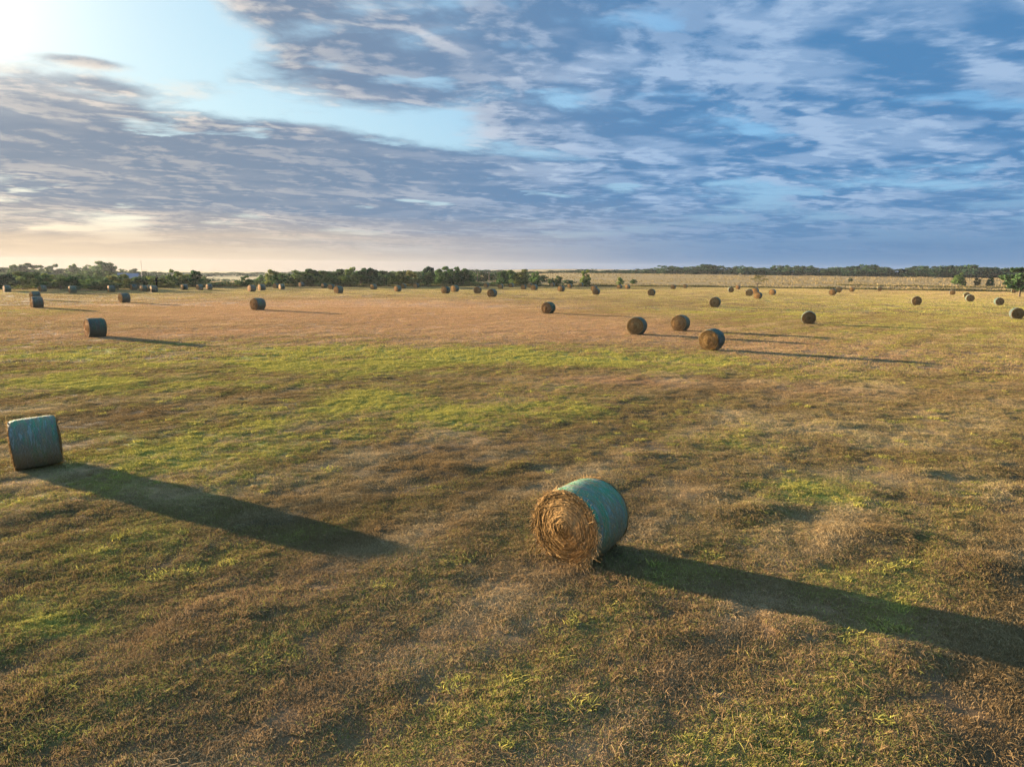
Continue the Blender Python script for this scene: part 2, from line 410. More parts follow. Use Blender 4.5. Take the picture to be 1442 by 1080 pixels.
# ------------------------------------------------------------------ ground: one sheet to the horizon
def lines(lo_fine, hi_fine, step, lo, hi, grow):
    mid = list(np.arange(lo_fine, hi_fine + 1e-6, step)); s = step
    a = [mid[-1]]
    while a[-1] < hi: s *= grow; a.append(a[-1] + s)
    s = step; b = [mid[0]]
    while b[-1] > lo: s *= grow; b.append(b[-1] - s)
    return np.array(sorted(set(b[1:] + mid + a[1:])))
def build_ground():
    xs = lines(-22, 24, .17, -1350, 1350, 1.045); ys = lines(6.5, 42, .17, -1350, 1350, 1.04)
    X, Y = np.meshgrid(xs, ys); Z = terrain(X, Y)
    V = np.stack([X, Y, Z], -1).reshape(-1, 3)
    nx, ny = len(xs), len(ys)
    i = (np.arange(ny - 1)[:, None] * nx + np.arange(nx - 1)[None, :]).ravel()
    F = np.stack([i, i + 1, i + nx + 1, i + nx], -1)
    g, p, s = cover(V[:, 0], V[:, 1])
    d = np.hypot(V[:, 0], V[:, 1])
    outside = smooth((d - edge_d(V[:, 0], V[:, 1])) / 6) * (V[:, 1] > 20)
    me = mesh('ground', V, F, {'green': g, 'pink': p, 'pale': s, 'outside': outside, 'meadow': smooth((.16 - V[:, 0] / (d + .1)) / .28)}, True)
    tag(obj('ground', me, M_GROUND), kind='structure')
build_ground()

# ------------------------------------------------------------------ turf (stuff)
def blades(r, n, rad, h0, h1, wid, lean, seg=2, lie=False):
    """ribbon blades growing in a round patch"""
    V, F, pick, shade = [], [], [], []
    for i in range(n):
        a = r.uniform(0, 6.283); q = rad * math.sqrt(r.random()); bx, by = q * math.cos(a), q * math.sin(a)
        h = r.uniform(h0, h1); d = r.uniform(0, 6.283); ln = lean * r.uniform(.2, 1.2) * h
        wd = wid * r.uniform(.7, 1.3); t = d + r.uniform(-.8, .8) + 1.57
        wx, wy = math.cos(t) * wd / 2, math.sin(t) * wd / 2
        k0 = len(V); pk, sh = r.random(), r.random()
        for j in range(seg + 1):
            f = j / seg
            if lie:
                px, py, pz = bx + math.cos(d) * h * f, by + math.sin(d) * h * f, .02 + .05 * math.sin(3.1 * f) * (pk + .3); w_ = 1
            else:
                px, py, pz = bx + math.cos(d) * ln * f * f, by + math.sin(d) * ln * f * f, h * f * (1 - .25 * f) - .01; w_ = 1 - .75 * f
            V += [(px - wx * w_, py - wy * w_, pz), (px + wx * w_, py + wy * w_, pz + (.004 if lie else 0))]
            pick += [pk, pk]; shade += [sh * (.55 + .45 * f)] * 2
        for j in range(seg): F.append((k0 + 2 * j, k0 + 2 * j + 1, k0 + 2 * j + 3, k0 + 2 * j + 2))
    return V, F, pick, shade
def tuft_collection(name, specs, seed):
    col = bpy.data.collections.new(name); r = random.Random(seed)
    for i, sp in enumerate(specs):
        V, F, pk, sh = blades(r, **sp)
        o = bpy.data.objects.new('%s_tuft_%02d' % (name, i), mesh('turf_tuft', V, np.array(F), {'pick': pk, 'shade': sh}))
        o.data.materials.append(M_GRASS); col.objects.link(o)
    return col
def gn_scatter(name, pts, attrs, col):
    me = mesh(name, pts, [], attrs)
    o = bpy.data.objects.new(name, me); C.objects.link(o)
    ng = bpy.data.node_groups.new(name, 'GeometryNodeTree')
    ng.interface.new_socket('Geometry', in_out='INPUT', socket_type='NodeSocketGeometry')
    ng.interface.new_socket('Geometry', in_out='OUTPUT', socket_type='NodeSocketGeometry')
    N = ng.nodes; L = ng.links
    gi = N.new('NodeGroupInput'); go = N.new('NodeGroupOutput')
    ci = N.new('GeometryNodeCollectionInfo'); ci.inputs['Collection'].default_value = col
    ci.inputs['Separate Children'].default_value = True; ci.inputs['Reset Children'].default_value = True
    ip = N.new('GeometryNodeInstanceOnPoints'); ip.inputs['Pick Instance'].default_value = True
    def na(nm, ty='FLOAT'):
        n = N.new('GeometryNodeInputNamedAttribute'); n.data_type = ty; n.inputs[0].default_value = nm
        return [q for q in n.outputs if q.enabled and q.name == 'Attribute'][0]
    cb = N.new('ShaderNodeCombineXYZ'); L.new(na('spin'), cb.inputs[2])
    cs = N.new('ShaderNodeCombineXYZ'); L.new(na('wide'), cs.inputs[0]); L.new(na('wide'), cs.inputs[1]); L.new(na('tall'), cs.inputs[2])
    fi = N.new('FunctionNodeFloatToInt'); L.new(na('kind_index'), fi.inputs[0])
    L.new(gi.outputs[0], ip.inputs['Points']); L.new(ci.outputs[0], ip.inputs['Instance'])
    L.new(fi.outputs[0], ip.inputs['Instance Index']); L.new(cb.outputs[0], ip.inputs['Rotation']); L.new(cs.outputs[0], ip.inputs['Scale'])
    L.new(ip.outputs[0], go.inputs[0])
    md = o.modifiers.new('scatter', 'NODES'); md.node_group = ng
    return o
def wedge(n, d0, d1, margin):
    d = np.sqrt(rng.uniform(d0 ** 2, d1 ** 2, int(n * 1.0))); q = rng.uniform(-1, 1, len(d))
    x = q * (.76 * d + margin); return x, np.sqrt(np.maximum(d * d - (x * .55) ** 2, 1))
NEAR = [dict(n=84, rad=.17, h0=.02, h1=.065, wid=.0085, lean=.45), dict(n=80, rad=.20, h0=.02, h1=.075, wid=.009, lean=.6),
        dict(n=90, rad=.15, h0=.015, h1=.055, wid=.009, lean=.35), dict(n=74, rad=.19, h0=.025, h1=.09, wid=.0085, lean=.5),
        dict(n=84, rad=.18, h0=.02, h1=.06, wid=.009, lean=.7), dict(n=34, rad=.22, h0=.06, h1=.22, wid=.004, lean=0, lie=True, seg=3),
        dict(n=44, rad=.10, h0=.03, h1=.11, wid=.012, lean=.7)]
MIDS = [dict(n=60, rad=.45, h0=.04, h1=.11, wid=.026, lean=.7), dict(n=54, rad=.5, h0=.04, h1=.10, wid=.03, lean=1.0),
        dict(n=64, rad=.42, h0=.03, h1=.12, wid=.026, lean=.6), dict(n=40, rad=.25, h0=.05, h1=.14, wid=.03, lean=.8)]
FARS = [dict(n=70, rad=1.1, h0=.05, h1=.12, wid=.07, lean=.7, seg=1), dict(n=60, rad=1.2, h0=.04, h1=.11, wid=.08, lean=.9, seg=1),
        dict(n=70, rad=1.0, h0=.04, h1=.13, wid=.07, lean=.6, seg=1)]
def build_turf():
    for name, specs, n, d0, d1, mg, seed in (('foreground_turf', NEAR, 52000, 6.0, 18, 4, 1), ('near_turf', NEAR, 130000, 17.5, 45, 7, 1), ('middle_turf', MIDS, 60000, 42, 105, 14, 2), ('distant_turf', FARS, 48000, 95, 268, 30, 3)):
        col = tuft_collection(name, specs, seed)
        x, y = wedge(n, d0, d1, mg)
        keep = np.hypot(x, y) < edge_d(x, y) - 1
        x, y = x[keep], y[keep]
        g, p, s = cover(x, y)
        hole = fbm(x / .9, y / .9, 77, 2)
        thin = rng.random(len(x)) < (specs is not NEAR) + (.42 + .8 * smooth((hole - .32) / .35) + g * .5)
        x, y, g, p, s = x[thin], y[thin], g[thin], p[thin], s[thin]
        k = rng.integers(0, len(specs), len(x))
        if specs is NEAR:
            k = rng.integers(0, 5, len(x))
            k = np.where(rng.random(len(x)) < .03 + .09 * s, 5, k)
            k = np.where((rng.random(len(x)) < .04 + .5 * g) & (k != 5), 6, k)
        if specs is MIDS: k = np.where(rng.random(len(x)) < .05 + .8 * g, 3, rng.integers(0, 3, len(x)))
        tall = (1.0 if specs is not NEAR else .72) * (0.6 + .9 * fbm(x / 1.1, y / 1.1, 52, 3)) * rng.uniform(.75, 1.25, len(x))
        o = gn_scatter(name, np.stack([x, y, terrain(x, y)], -1),
                       {'green': g, 'pink': p, 'pale': s, 'spin': rng.uniform(0, 6.283, len(x)), 'wide': rng.uniform(.8, 1.25, len(x)), 'tall': tall, 'kind_index': k}, col)
        tag(o, kind='stuff')
build_turf()
def build_regrowth():
    specs = [dict(n=70, rad=.15, h0=.03, h1=.10, wid=.017, lean=.9), dict(n=56, rad=.11, h0=.04, h1=.12, wid=.016, lean=.8), dict(n=90, rad=.22, h0=.03, h1=.09, wid=.018, lean=1.1)]
    col = tuft_collection('regrowth', specs, 8)
    x, y = wedge(60000, 6.5, 75, 8); g, p, s = cover(x, y)
    clump = smooth((fbm(x / .7, y / .7, 201, 2) - .42) / .2)
    k = rng.random(len(x)) < np.clip(g * 1.5 - .18, .015, 1) * (.15 + .85 * clump)
    x, y = x[k], y[k]; n = len(x); r = rng.uniform(.6, 1.6, n)
    o = gn_scatter('regrowth', np.stack([x, y, terrain(x, y)], -1), {'green': np.full(n, 1.0), 'pink': np.zeros(n), 'pale': np.full(n, .5), 'spin': rng.uniform(0, 6.283, n), 'wide': r, 'tall': r * rng.uniform(.6, 1.0, n), 'kind_index': rng.integers(0, 3, n)}, col)
    tag(o, kind='stuff')
build_regrowth()

def strip_grass(name, pts, n, spread, h0, h1, wid, seed):
    r = np.random.default_rng(seed); P = np.array(pts)
    seg = np.hypot(*np.diff(P, axis=0).T); cum = np.concatenate([[0], np.cumsum(seg)])
    t = r.uniform(0, cum[-1], n)
    x = np.interp(t, cum, P[:, 0]) + r.normal(0, spread, n); y = np.interp(t, cum, P[:, 1]) + r.normal(0, spread, n)
    z = relief(x, y); h = r.uniform(h0, h1, n) * (.4 + 1.2 * fbm(t / 7, t * 0, seed, 3)); a = r.uniform(0, 3.1416, n); w = wid * r.uniform(.6, 1.4, n)
    lx, ly = r.normal(0, .25, n) * h, r.normal(0, .25, n) * h
    c, s = np.cos(a) * w, np.sin(a) * w
    V = np.stack([np.stack([x - c, y - s, z - .03], -1), np.stack([x + c, y + s, z - .03], -1), np.stack([x + c * .3 + lx, y + s * .3 + ly, z + h], -1), np.stack([x - c * .3 + lx, y - s * .3 + ly, z + h], -1)], 1).reshape(-1, 3)
    F = np.arange(4 * n).reshape(-1, 4)
    o = obj(name, mesh(name, V, F, {'shade': np.repeat(r.random(n), 4)}), M_RANK)
    return tag(o, kind='stuff')
edge = np.array([at_d(px, float(np.interp(px, [a for a, b in BND_PX], BDI)) + 1.5) for px in np.arange(-240, 1700, 40)])
strip_grass('unmown_verge', edge, 26000, .8, .25, .75, .07, 4)

def scrub(name, n, d0, d1, q0, q1, h0, h1, wid, seed):
    r = np.random.default_rng(seed); d = r.uniform(d0, d1, n); q = r.uniform(q0, q1, n)
    px = 721 + q * 721; c = np.array([at_d(a, b) for a, b in zip(px, d)]); x, y = c[:, 0], c[:, 1]
    k = (d > edge_d(x, y) + 3) & (fbm(x / 25, y / 9, seed, 3) + r.normal(0, .10, n) > .47); x, y = x[k], y[k]; n = len(x)
    z = relief(x, y); h = r.uniform(h0, h1, n); a = r.uniform(0, 3.14, n); w = wid * r.uniform(.5, 1.5, n); cx, sx = np.cos(a) * w, np.sin(a) * w
    V = np.stack([np.stack([x - cx, y - sx, z - .05], -1), np.stack([x + cx, y + sx, z - .05], -1), np.stack([x + cx * .5, y + sx * .5, z + h], -1), np.stack([x - cx * .6, y - sx * .6, z + h * .8], -1)], 1).reshape(-1, 3)
    o = obj(name, mesh(name, V, np.arange(4 * n).reshape(-1, 4), {'shade': np.repeat(r.random(n) ** .6, 4)}), M_PAST)
    return tag(o, kind='stuff')
scrub('pasture_grass', 60000, 170, 520, -1.2, 1.25, .15, .45, .28, 6)
strip_grass('old_fence_line', [at_d(px, 318 + (px - 1300) * .02) for px in range(1180, 1640, 20)], 5000, .7, .2, .6, .09, 9)

# ------------------------------------------------------------------ hay bales
BR, BL = .775, 1.25                                     # radius, length
def bale_radius(a, t, seed, amp):
    """radius at angle a (0 = up), t in -1..1 along the axis"""
    e = 1 - .055 * np.abs(t) ** 6 - .012 * np.abs(t) ** 2
    n = (fbm(np.cos(a) * 1.3 + 9, np.sin(a) * 1.3 + t * .9 + 5, seed, 3) - .5) * amp
    return BR * e * (1 + n) * (1 - .022 * np.cos(a))
def squash(x, z):                                       # weight settles on the ground
    z = np.where(z < .13, .0 + (z + .05) * .55, z)
    return x * 1.02, np.maximum(z, -.03)
def spiral(q, a):                                       # the layers wound into the end of a bale
    t = q / .042 + a / 6.283
    return float(vnoise(t * 1.0, .5 + math.cos(a) * .35, 5)) * .65 + float(vnoise(t * .23, 3.5, 6)) * .45
def roll_mesh(seed, na, nr, strands, amp=.03):
    r = random.Random(seed); A = np.linspace(0, 2 * math.pi, na, endpoint=False)
    V, F = [], []
    def ring(rad, y):
        k = len(V); x = rad * np.sin(A); z = .75 + rad * np.cos(A); x, z = squash(x, z)
        yy = y if hasattr(y, '__len__') else np.full(na, y)
        V.extend(zip(x, yy, z)); return k
    prof = []
    for q in np.linspace(.06, 1, nr): prof.append(('f', q))
    for t in (-.93, -.6, 0, .6, .93): prof.append(('s', t))
    for q in np.linspace(1, .06, nr): prof.append(('b', q))
    ks = []
    for kind, q in prof:
        if kind == 's': ks.append(ring(bale_radius(A, q, seed, amp) - .004, q * BL / 2))
        else:
            sg = -1 if kind == 'f' else 1
            rad = bale_radius(A, 1.0, seed, amp) * q
            dome = .035 * (1 - q ** 2) * math.cos(q * 3) + (fbm(q * 9 + np.cos(A) * .8, np.sin(A) * 1.5 + q * 5, seed + 3, 3) - .5) * .06
            ks.append(ring(rad, sg * (BL / 2 + dome - .035 * q ** 8)))
    for a, b in zip(ks[:-1], ks[1:]):
        for i in range(na): F.append((a + i, a + (i + 1) % na, b + (i + 1) % na, b + i))
    for k, rev in ((ks[0], True), (ks[-1], False)):
        F.append(tuple(range(k, k + na)) if not rev else tuple(range(k + na - 1, k - 1, -1)))
    nb = len(F); shade = [.5] * len(V)
    for i in range(strands):                            # stalks wound round the end, some hanging loose
        sg = -1 if r.random() < .7 else 1
        q = BR * .97 * math.sqrt(r.random()); a0 = r.uniform(0, 6.283)
        ln = r.uniform(.18, .60); wd = r.uniform(.0015, .0042); dr = r.gauss(0, .022); out = r.uniform(.0, .022); kick = r.uniform(0, .035) if r.random() < .2 else 0
        loose = r.random() < .05
        if loose: a1 = r.uniform(0, 6.283)
        k0 = len(V); sh = min(1, max(0, .15 + .75 * spiral(q, a0) + r.gauss(0, .16)))
        for j in range(5):
            f = j / 4 - .5
            if loose:
                x0 = q * math.sin(a0) + math.cos(a1) * f * ln; z0 = .75 + q * math.cos(a0) + math.sin(a1) * f * ln; nx_, nz_ = -math.sin(a1), math.cos(a1)
            else:
                a = a0 + f * ln / max(q, .12); qq = min(q + dr * f * 2, BR * .985)
                x0 = qq * math.sin(a); z0 = .75 + qq * math.cos(a); nx_, nz_ = math.sin(a), math.cos(a)
            yo = sg * (BL / 2 + .012 + out + kick * abs(f) * 2 + .03 * (1 - (q / BR) ** 2) * math.cos(q / BR * 3) - .03 * (q / BR) ** 8)
            for e in (-1, 1):
                xx, zz = x0 + nx_ * wd * e, z0 + nz_ * wd * e
                zz = max(zz if zz >= .13 else (zz + .05) * .55, -.02)
                V.append((xx * 1.02, yo + e * .002, zz)); shade.append(sh)
        for j in range(4): F.append((k0 + 2 * j, k0 + 2 * j + 1, k0 + 2 * j + 3, k0 + 2 * j + 2))
    for i in range(strands // 6):                       # straw poking through the wrap
        a = r.uniform(0, 6.283); yy = r.uniform(-.97, .97) * BL / 2; ln = r.uniform(.02, .11); th = r.gauss(0, .6); k0 = len(V); sh = r.uniform(.2, 1)
        q = BR * (1 - .05 * abs(2 * yy / BL) ** 6) * (1 - .022 * math.cos(a)) + .012; wd = r.uniform(.0015, .004)
        for j in range(3):
            f = j / 2; aa = a + ln * f * math.cos(th) / BR; y1 = yy + ln * f * math.sin(th); qq = q + .022 * f * f
            for e in (-1, 1):
                xx, zz = qq * math.sin(aa), .75 + qq * math.cos(aa) + 0; zz = max(zz if zz >= .13 else (zz + .05) * .55, -.02)
                V.append((xx * 1.02, max(min(y1 + e * wd, BL / 2), -BL / 2), zz)); shade.append(sh)
        for j in range(2): F.append((k0 + 2 * j, k0 + 2 * j + 1, k0 + 2 * j + 3, k0 + 2 * j + 2))
    for i in range(strands // 8):                       # fringe sticking out of the rims and lying at the foot
        sg = -1 if r.random() < .75 else 1
        a = r.uniform(0, 6.283) if r.random() < .6 else r.gauss(math.pi, .5); q = BR * r.uniform(.93, .985)
        x0, z0 = q * math.sin(a), .75 + q * math.cos(a); ln = r.uniform(.04, .16); da = r.gauss(0, 1.0)
        dx, dz = math.sin(a + da), math.cos(a + da) - .5; wd = r.uniform(.003, .007); k0 = len(V); sh = r.random()
        for j in range(3):
            f = j / 2; y0 = sg * (BL / 2 - .02 + f * r.uniform(.02, .10))
            for e in (-1, 1):
                zz = z0 + dz * ln * f; zz = max(zz if zz >= .13 else (zz + .05) * .55, -.02)
                V.append(((x0 + dx * ln * f + e * wd * dz) * 1.02, y0, zz + e * wd * .6)); shade.append(sh)
        for j in range(2): F.append((k0 + 2 * j, k0 + 2 * j + 1, k0 + 2 * j + 3, k0 + 2 * j + 2))
    me = mesh('hay_roll', V, F, {'shade': shade})
    me.materials.append(M_HAY); me.materials.append(M_STRAND)
    mi = np.zeros(len(F), np.int32); mi[nb:] = 1; me.polygons.foreach_set('material_index', mi)
    sm = np.zeros(len(F), bool); sm[:nb] = True; me.polygons.foreach_set('use_smooth', sm)
    return me
def wrap_mesh(seed, na, nt, amp=.03):
    A = np.linspace(0, 2 * math.pi, na, endpoint=False); V, F = [], []
    rows_ = [(t, .012) for t in np.linspace(-1, 1, nt)] + [(t, -.01) for t in np.linspace(1, -1, nt)]
    for t, off in rows_:
        tt = np.clip(t * .985 + (fbm(np.cos(A) * 4 + 3, np.sin(A) * 4 + 7, seed + (1 if t > 0 else 2), 3) - .5) * .05 * (abs(t) > .9), -1, 1)
        cr = (fbm(A * 3 + 2, tt * 1.5 + 3, seed + 5, 3) - .5) * .022 * (off > 0)
        rad = bale_radius(A, tt, seed, amp) + off + cr
        x, z = squash(rad * np.sin(A), .75 + rad * np.cos(A)); z = z - (.01 if off > 0 else -.004) * (z < .1)
        V.extend(zip(x, tt * BL / 2, z))
    n = len(rows_)
    for i in range(n):
        a, b = i * na, ((i + 1) % n) * na
        for k in range(na): F.append((a + k, b + k, b + (k + 1) % na, a + (k + 1) % na))
    me = mesh('net_wrap', V, F, smooth=True); me.materials.append(M_WRAP); return me
GB = 'round hay bales scattered over the mown field'
PROTO = {}
def proto(kind):
    if kind not in PROTO:
        seed, na, nr, st, nt = {'near': (11, 96, 14, 9500, 16), 'near2': (12, 80, 10, 1800, 14), 'mid1': (13, 48, 8, 700, 8), 'mid2': (14, 48, 8, 700, 8),
                                'mid3': (15, 48, 8, 700, 8), 'far1': (16, 28, 4, 60, 4), 'far2': (17, 28, 4, 60, 4)}[kind]
        PROTO[kind] = (roll_mesh(seed, na, nr, st), wrap_mesh(seed, na, nt))
    return PROTO[kind]
FIRST = {}
def bale(x0, x1, top, bot, label, kind, a=40, tint=(1, 1, 1), hay=(1, 1, 1), push=.55):
    p = at((x0 + x1) / 2, bot); d = math.hypot(*p); p = p * (1 + push / d); p = p + p / d * 0
    yh = 369.9 + .0108 * (x0 + x1) / 2
    sc = float(np.clip((bot - top) / (.262 * (bot - yh)), .90, 1.10))
    if kind.startswith('near'): sc = 1.0 if kind == 'near' else .94
    loc = (p[0], p[1], float(terrain(p[0], p[1])) - .015)
    rz = -R(a)
    if kind not in FIRST:
        root = empty('hay_bale', loc, rz, sc)
        rm, wm = proto(kind)
        parts = [obj('hay_roll', rm, [M_HAY, M_STRAND], root), obj('net_wrap', wm, M_WRAP, root)]
        FIRST[kind] = (root, parts)
    else:
        r0, p0 = FIRST[kind]
        root = r0.copy(); C.objects.link(root); root.location = loc; root.rotation_euler = (0, 0, rz); root.scale = (sc,) * 3
        parts = []
        for q in p0:
            c = q.copy(); C.objects.link(c); c.parent = root; parts.append(c)
    root.rotation_euler.x = R(3.8) if kind == 'near2' else R(rb.uniform(-2, 2)) * (kind != 'near')
    if kind == 'near2': root.location.z += .02
    parts[0].color = (*hay, 1); parts[1].color = (*tint, 1)
    tag(root, label, 'hay bale', GB)
    return root
BALES = [
 # x0, x1, top, bottom, label, mesh, bearing
 (752, 882, 672, 795, 'nearest hay bale, large golden spiral end and teal green net wrap, in the foreground', 'near', 38),
 (20, 93, 583, 662, 'large blue-grey net wrapped bale at the left edge, shadow sweeping towards the nearest bale', 'near2', 56),
 (120, 149.5, 447, 475, 'lone grey wrapped bale casting a green shadow, above the large left edge bale', 'mid1', 50),
 (43, 62.4, 417.6, 434, 'front bale of an overlapping pair near the left edge', 'mid2', 48),
 (42.5, 57.5, 410, 422.5, 'rear bale half hidden by another in the overlapping pair near the left edge', 'mid3', 48),
 (167, 184, 412.4, 426.6, 'dark wrapped bale with a thin shadow on pinkish stubble, right of the left overlapping pair', 'mid3', 48),
 (353, 373.5, 419.3, 437, 'dark wrapped bale with an orange end sliver, alone on the pinkish stubble left of centre', 'mid1', 44),
 (761, 783, 425, 442, 'bale with brown end and dark side, alone on pink stubble just right of centre', 'mid2', 38),
 (881, 911.6, 446.6, 472, 'left bale of the cluster of three right of centre, brown end and blue-green wrap', 'mid3', 38),
 (943, 972, 443, 466.6, 'rear bale of the cluster of three right of centre, dark hole in its end', 'mid1', 38),
 (983, 1020, 463, 494, 'front bale of the cluster of three right of centre, pale rings in its end', 'mid2', 40),
 (996.8, 1016, 418, 433, 'bale standing behind the cluster of three, dark green wrap on its right side', 'mid3', 36),
 (1125.6, 1150.7, 438, 457, 'brown ended bale with a long thin shadow, right of the cluster of three', 'mid1', 38),
 (1282, 1298, 417, 430, 'round dark brown bale alone on yellow grass, mid right', 'mid2', 42),
 (1419.5, 1442, 433, 449.4, 'large dark brown bale end cut close by the right edge', 'mid3', 40),
 (1398, 1414, 419, 430, 'bale with brown end and grey rim behind the one at the right edge', 'mid1', 30),
 (1358.5, 1372, 414.5, 425, 'front bale of the overlapping pair left of the right edge bales', 'mid2', 42),
 (1356, 1366, 412.6, 420, 'rear bale of the overlapping pair left of the right edge bales', 'far1', 42),
 (1336, 1345.4, 408, 415.5, 'small far bale just left of the right hand overlapping pair', 'far2', 42),
 (1422.6, 1432, 407.5, 413, 'small pale far bale beneath the leafy tree at the right edge', 'far1', 42),
 (1235, 1242, 404, 410, 'tiny far bale by the verge, right of a slightly larger far bale, above mid right', 'far2', 42),
 (1195, 1203.6, 404, 411, 'small far bale by the verge between the far right pair and a tinier bale', 'far1', 42),
 (1167, 1177.6, 406, 416, 'front bale of the far touching pair above the long shadowed brown bale', 'far2', 42),
 (1176, 1185, 403, 412, 'rear bale of the far touching pair above the long shadowed brown bale', 'far1', 42),
 (1082, 1093, 407, 415.7, 'single far bale right of the heap of three under the sparse little tree', 'far2', 42),
 (1060, 1074, 411, 421, 'front bale of the three overlapping bales under the sparse little tree', 'mid1', 40),
 (1049.5, 1060, 407, 417, 'left bale of the three overlapping bales under the sparse little tree', 'far1', 30),
 (1058, 1068, 403, 414.5, 'tallest showing rear bale of the three overlapping bales under the sparse little tree', 'far2', 40),
 (1024, 1034, 404, 412, 'dark green wrapped far bale left of the heap of three by the sparse tree', 'far2', 20),
 (1035, 1043, 401.5, 407.5, 'tiny brown far bale on the verge just behind a dark green far bale', 'far1', 44),
 (944, 952, 400.6, 407.5, 'left one of two far bales near the verge above the cluster of three', 'far1', 40),
 (961.5, 968, 400.6, 406, 'right smaller one of two far bales near the verge above the cluster of three', 'far2', 40),
 (910.7, 923.7, 406.7, 416.7, 'round brown bale alone on yellow grass above the cluster of three', 'mid3', 38),
 (880, 887, 401, 407, 'right one of two far bales below the small bushy tree on the pale verge', 'far1', 38),
 (869, 875.5, 401, 407, 'left one of two far bales below the small bushy tree on the pale verge', 'far2', 38),
 (833, 845.7, 406, 415.5, 'front bale of the overlapping pair right of the slender yellow-green tree', 'mid1', 36),
 (832, 841, 402, 410.5, 'rear bale of the overlapping pair right of the slender yellow-green tree', 'far1', 38),
 (816, 820.5, 400, 404, 'tiniest far bale at the foot of the slender yellow-green tree', 'far2', 38),
 (799, 806, 401, 406, 'small far bale between the slender yellow-green tree and a dark round bale', 'far1', 38),
 (785, 795, 402, 411, 'dark round far bale below the low dark thicket right of centre', 'far2', 36),
 (776, 779.5, 400, 404.2, 'tiny dark bale at the verge below the narrow dark shrub', 'far1', 36),
 (747.5, 757, 400.4, 409, 'purplish dark far bale in front of a half hidden tiny one, at centre', 'far2', 34),
 (744, 748.5, 401, 405.5, 'tiny far bale half hidden behind the purplish dark bale at centre', 'far1', 34),
 (734, 741, 401, 408, 'small far bale left of the purplish dark bale at centre', 'far1', 34),
 (717, 723, 400.5, 405, 'tiny bale at the far verge in the middle of the photo', 'far2', 34),
 (702, 708.5, 400, 406.8, 'small far bale behind and right of the bale with half orange end', 'far1', 34),
 (685, 701, 406, 418.7, 'bale half orange end and half dark side, foremost of the far centre row', 'mid2', 32),
 (682, 688, 399.6, 405, 'small green tinted far bale behind the foremost bale of the far centre row', 'far2', 34),
 (666, 679, 402.7, 413.7, 'dark green bale left of the foremost bale of the far centre row', 'mid3', 20),
 (636, 645, 400.4, 411.4, 'narrow looking bale right of the wide brown and dark one, far centre row', 'far1', 36),
 (621, 634, 403, 413.7, 'wide bale, brown end left and dark side right, left in the far centre row', 'mid1', 34),
 (583, 589.5, 400.4, 406, 'lone tiny far bale before the dark round tree left of centre', 'far2', 34),
 (564, 572, 401, 406.6, 'rear bale of a far overlapping pair below the broad double tree', 'far1', 34),
 (555, 565, 402, 411, 'front bale of a far overlapping pair below the broad double tree', 'far2', 42),
 (522.5, 530, 400, 408, 'lone far bale before the pale pond', 'far1', 40),
 (470, 483.6, 401.5, 413.6, 'foremost dark green bale of the far trio left of centre', 'mid2', 48),
 (462, 472, 400, 408, 'brown middle bale of the far trio left of centre', 'far1', 34),
 (453, 460, 399.5, 406, 'leftmost small bale of the far trio left of centre', 'far2', 44),
 (422, 427, 400, 404, 'tiny far bale on the verge between the far trio and a wide side-on bale', 'far1', 40),
 (391, 403, 401.5, 407.8, 'wide side-on far bale, touching a tiny pale one', 'far2', 50),
 (386.5, 391.5, 401.5, 406.5, 'tiny pale end of a bale touching the wide side-on far bale', 'far1', 36),
 (364, 373.5, 400, 409.5, 'right one of two similar far bales above the lone orange slivered bale', 'far1', 44),
 (349, 360, 401, 411, 'left one of two similar far bales above the lone orange slivered bale', 'far2', 46),
 (292, 297.5, 402.5, 408, 'rightmost and smallest of three tiny far bales before the dark round bush', 'far1', 46),
 (277, 285.4, 402, 408.7, 'middle and darkest of three tiny far bales, below the dark round tree', 'far2', 46),
 (256, 263.5, 402, 408.7, 'leftmost of three tiny far bales, below the twin slim trees', 'far1', 46),
 (213, 221, 401.7, 411.7, 'dark blue-green far bale directly beneath the flying bird', 'far2', 50),
 (207.5, 213.5, 403, 410.3, 'pinkish far bale half hidden by the one beneath the bird', 'far1', 44),
 (197.5, 207, 402, 410.7, 'far bale with pale left edge, third left from beneath the bird', 'far2', 46),
 (185, 192, 404.5, 409, 'tiny grey far bale on the far edge between two larger ones, left of the bird', 'far1', 48),
 (151.6, 162.5, 401.7, 411.8, 'squarish far bale in front of the low domed bush on the left', 'far2', 50),
 (96.6, 108.3, 402.5, 413, 'squarish far bale before the dark shrub, right of the left overlapping pair', 'far1', 50),
 (57, 64, 407, 411.3, 'tiny pale bale behind the overlapping pair near the left edge', 'far2', 46),
 (6.5, 13.8, 406.8, 411.5, 'tiny far bale leftmost in the field, before the grey-green tree', 'far1', 46),
]
rb = random.Random(5)
for i, b in enumerate(BALES):
    k = b[5]
    v = rb.uniform(.8, 1.15); tint = (v * rb.uniform(.8, 1.1), v, v * rb.uniform(.85, 1.1)); hv = rb.uniform(.8, 1.2)
    tint = tuple(q * .6 for q in tint)
    if k == 'near': tint, hv = (1.4, 1.45, 1.25), 1.05
    if k == 'near2': tint = (1.5, 1.28, 1.08)
    if not k.startswith('near'): b = b[:6] + (b[6] - (8 if b[0] < 700 else 7 if b[0] < 1100 else 13),)
    bale(*b[:5], k, b[6] + (rb.uniform(-6, 6) if not k.startswith('near') else 0), tint, (hv, hv * rb.uniform(.93, 1.0), hv * .95), .62 if k.startswith('near') else .5)

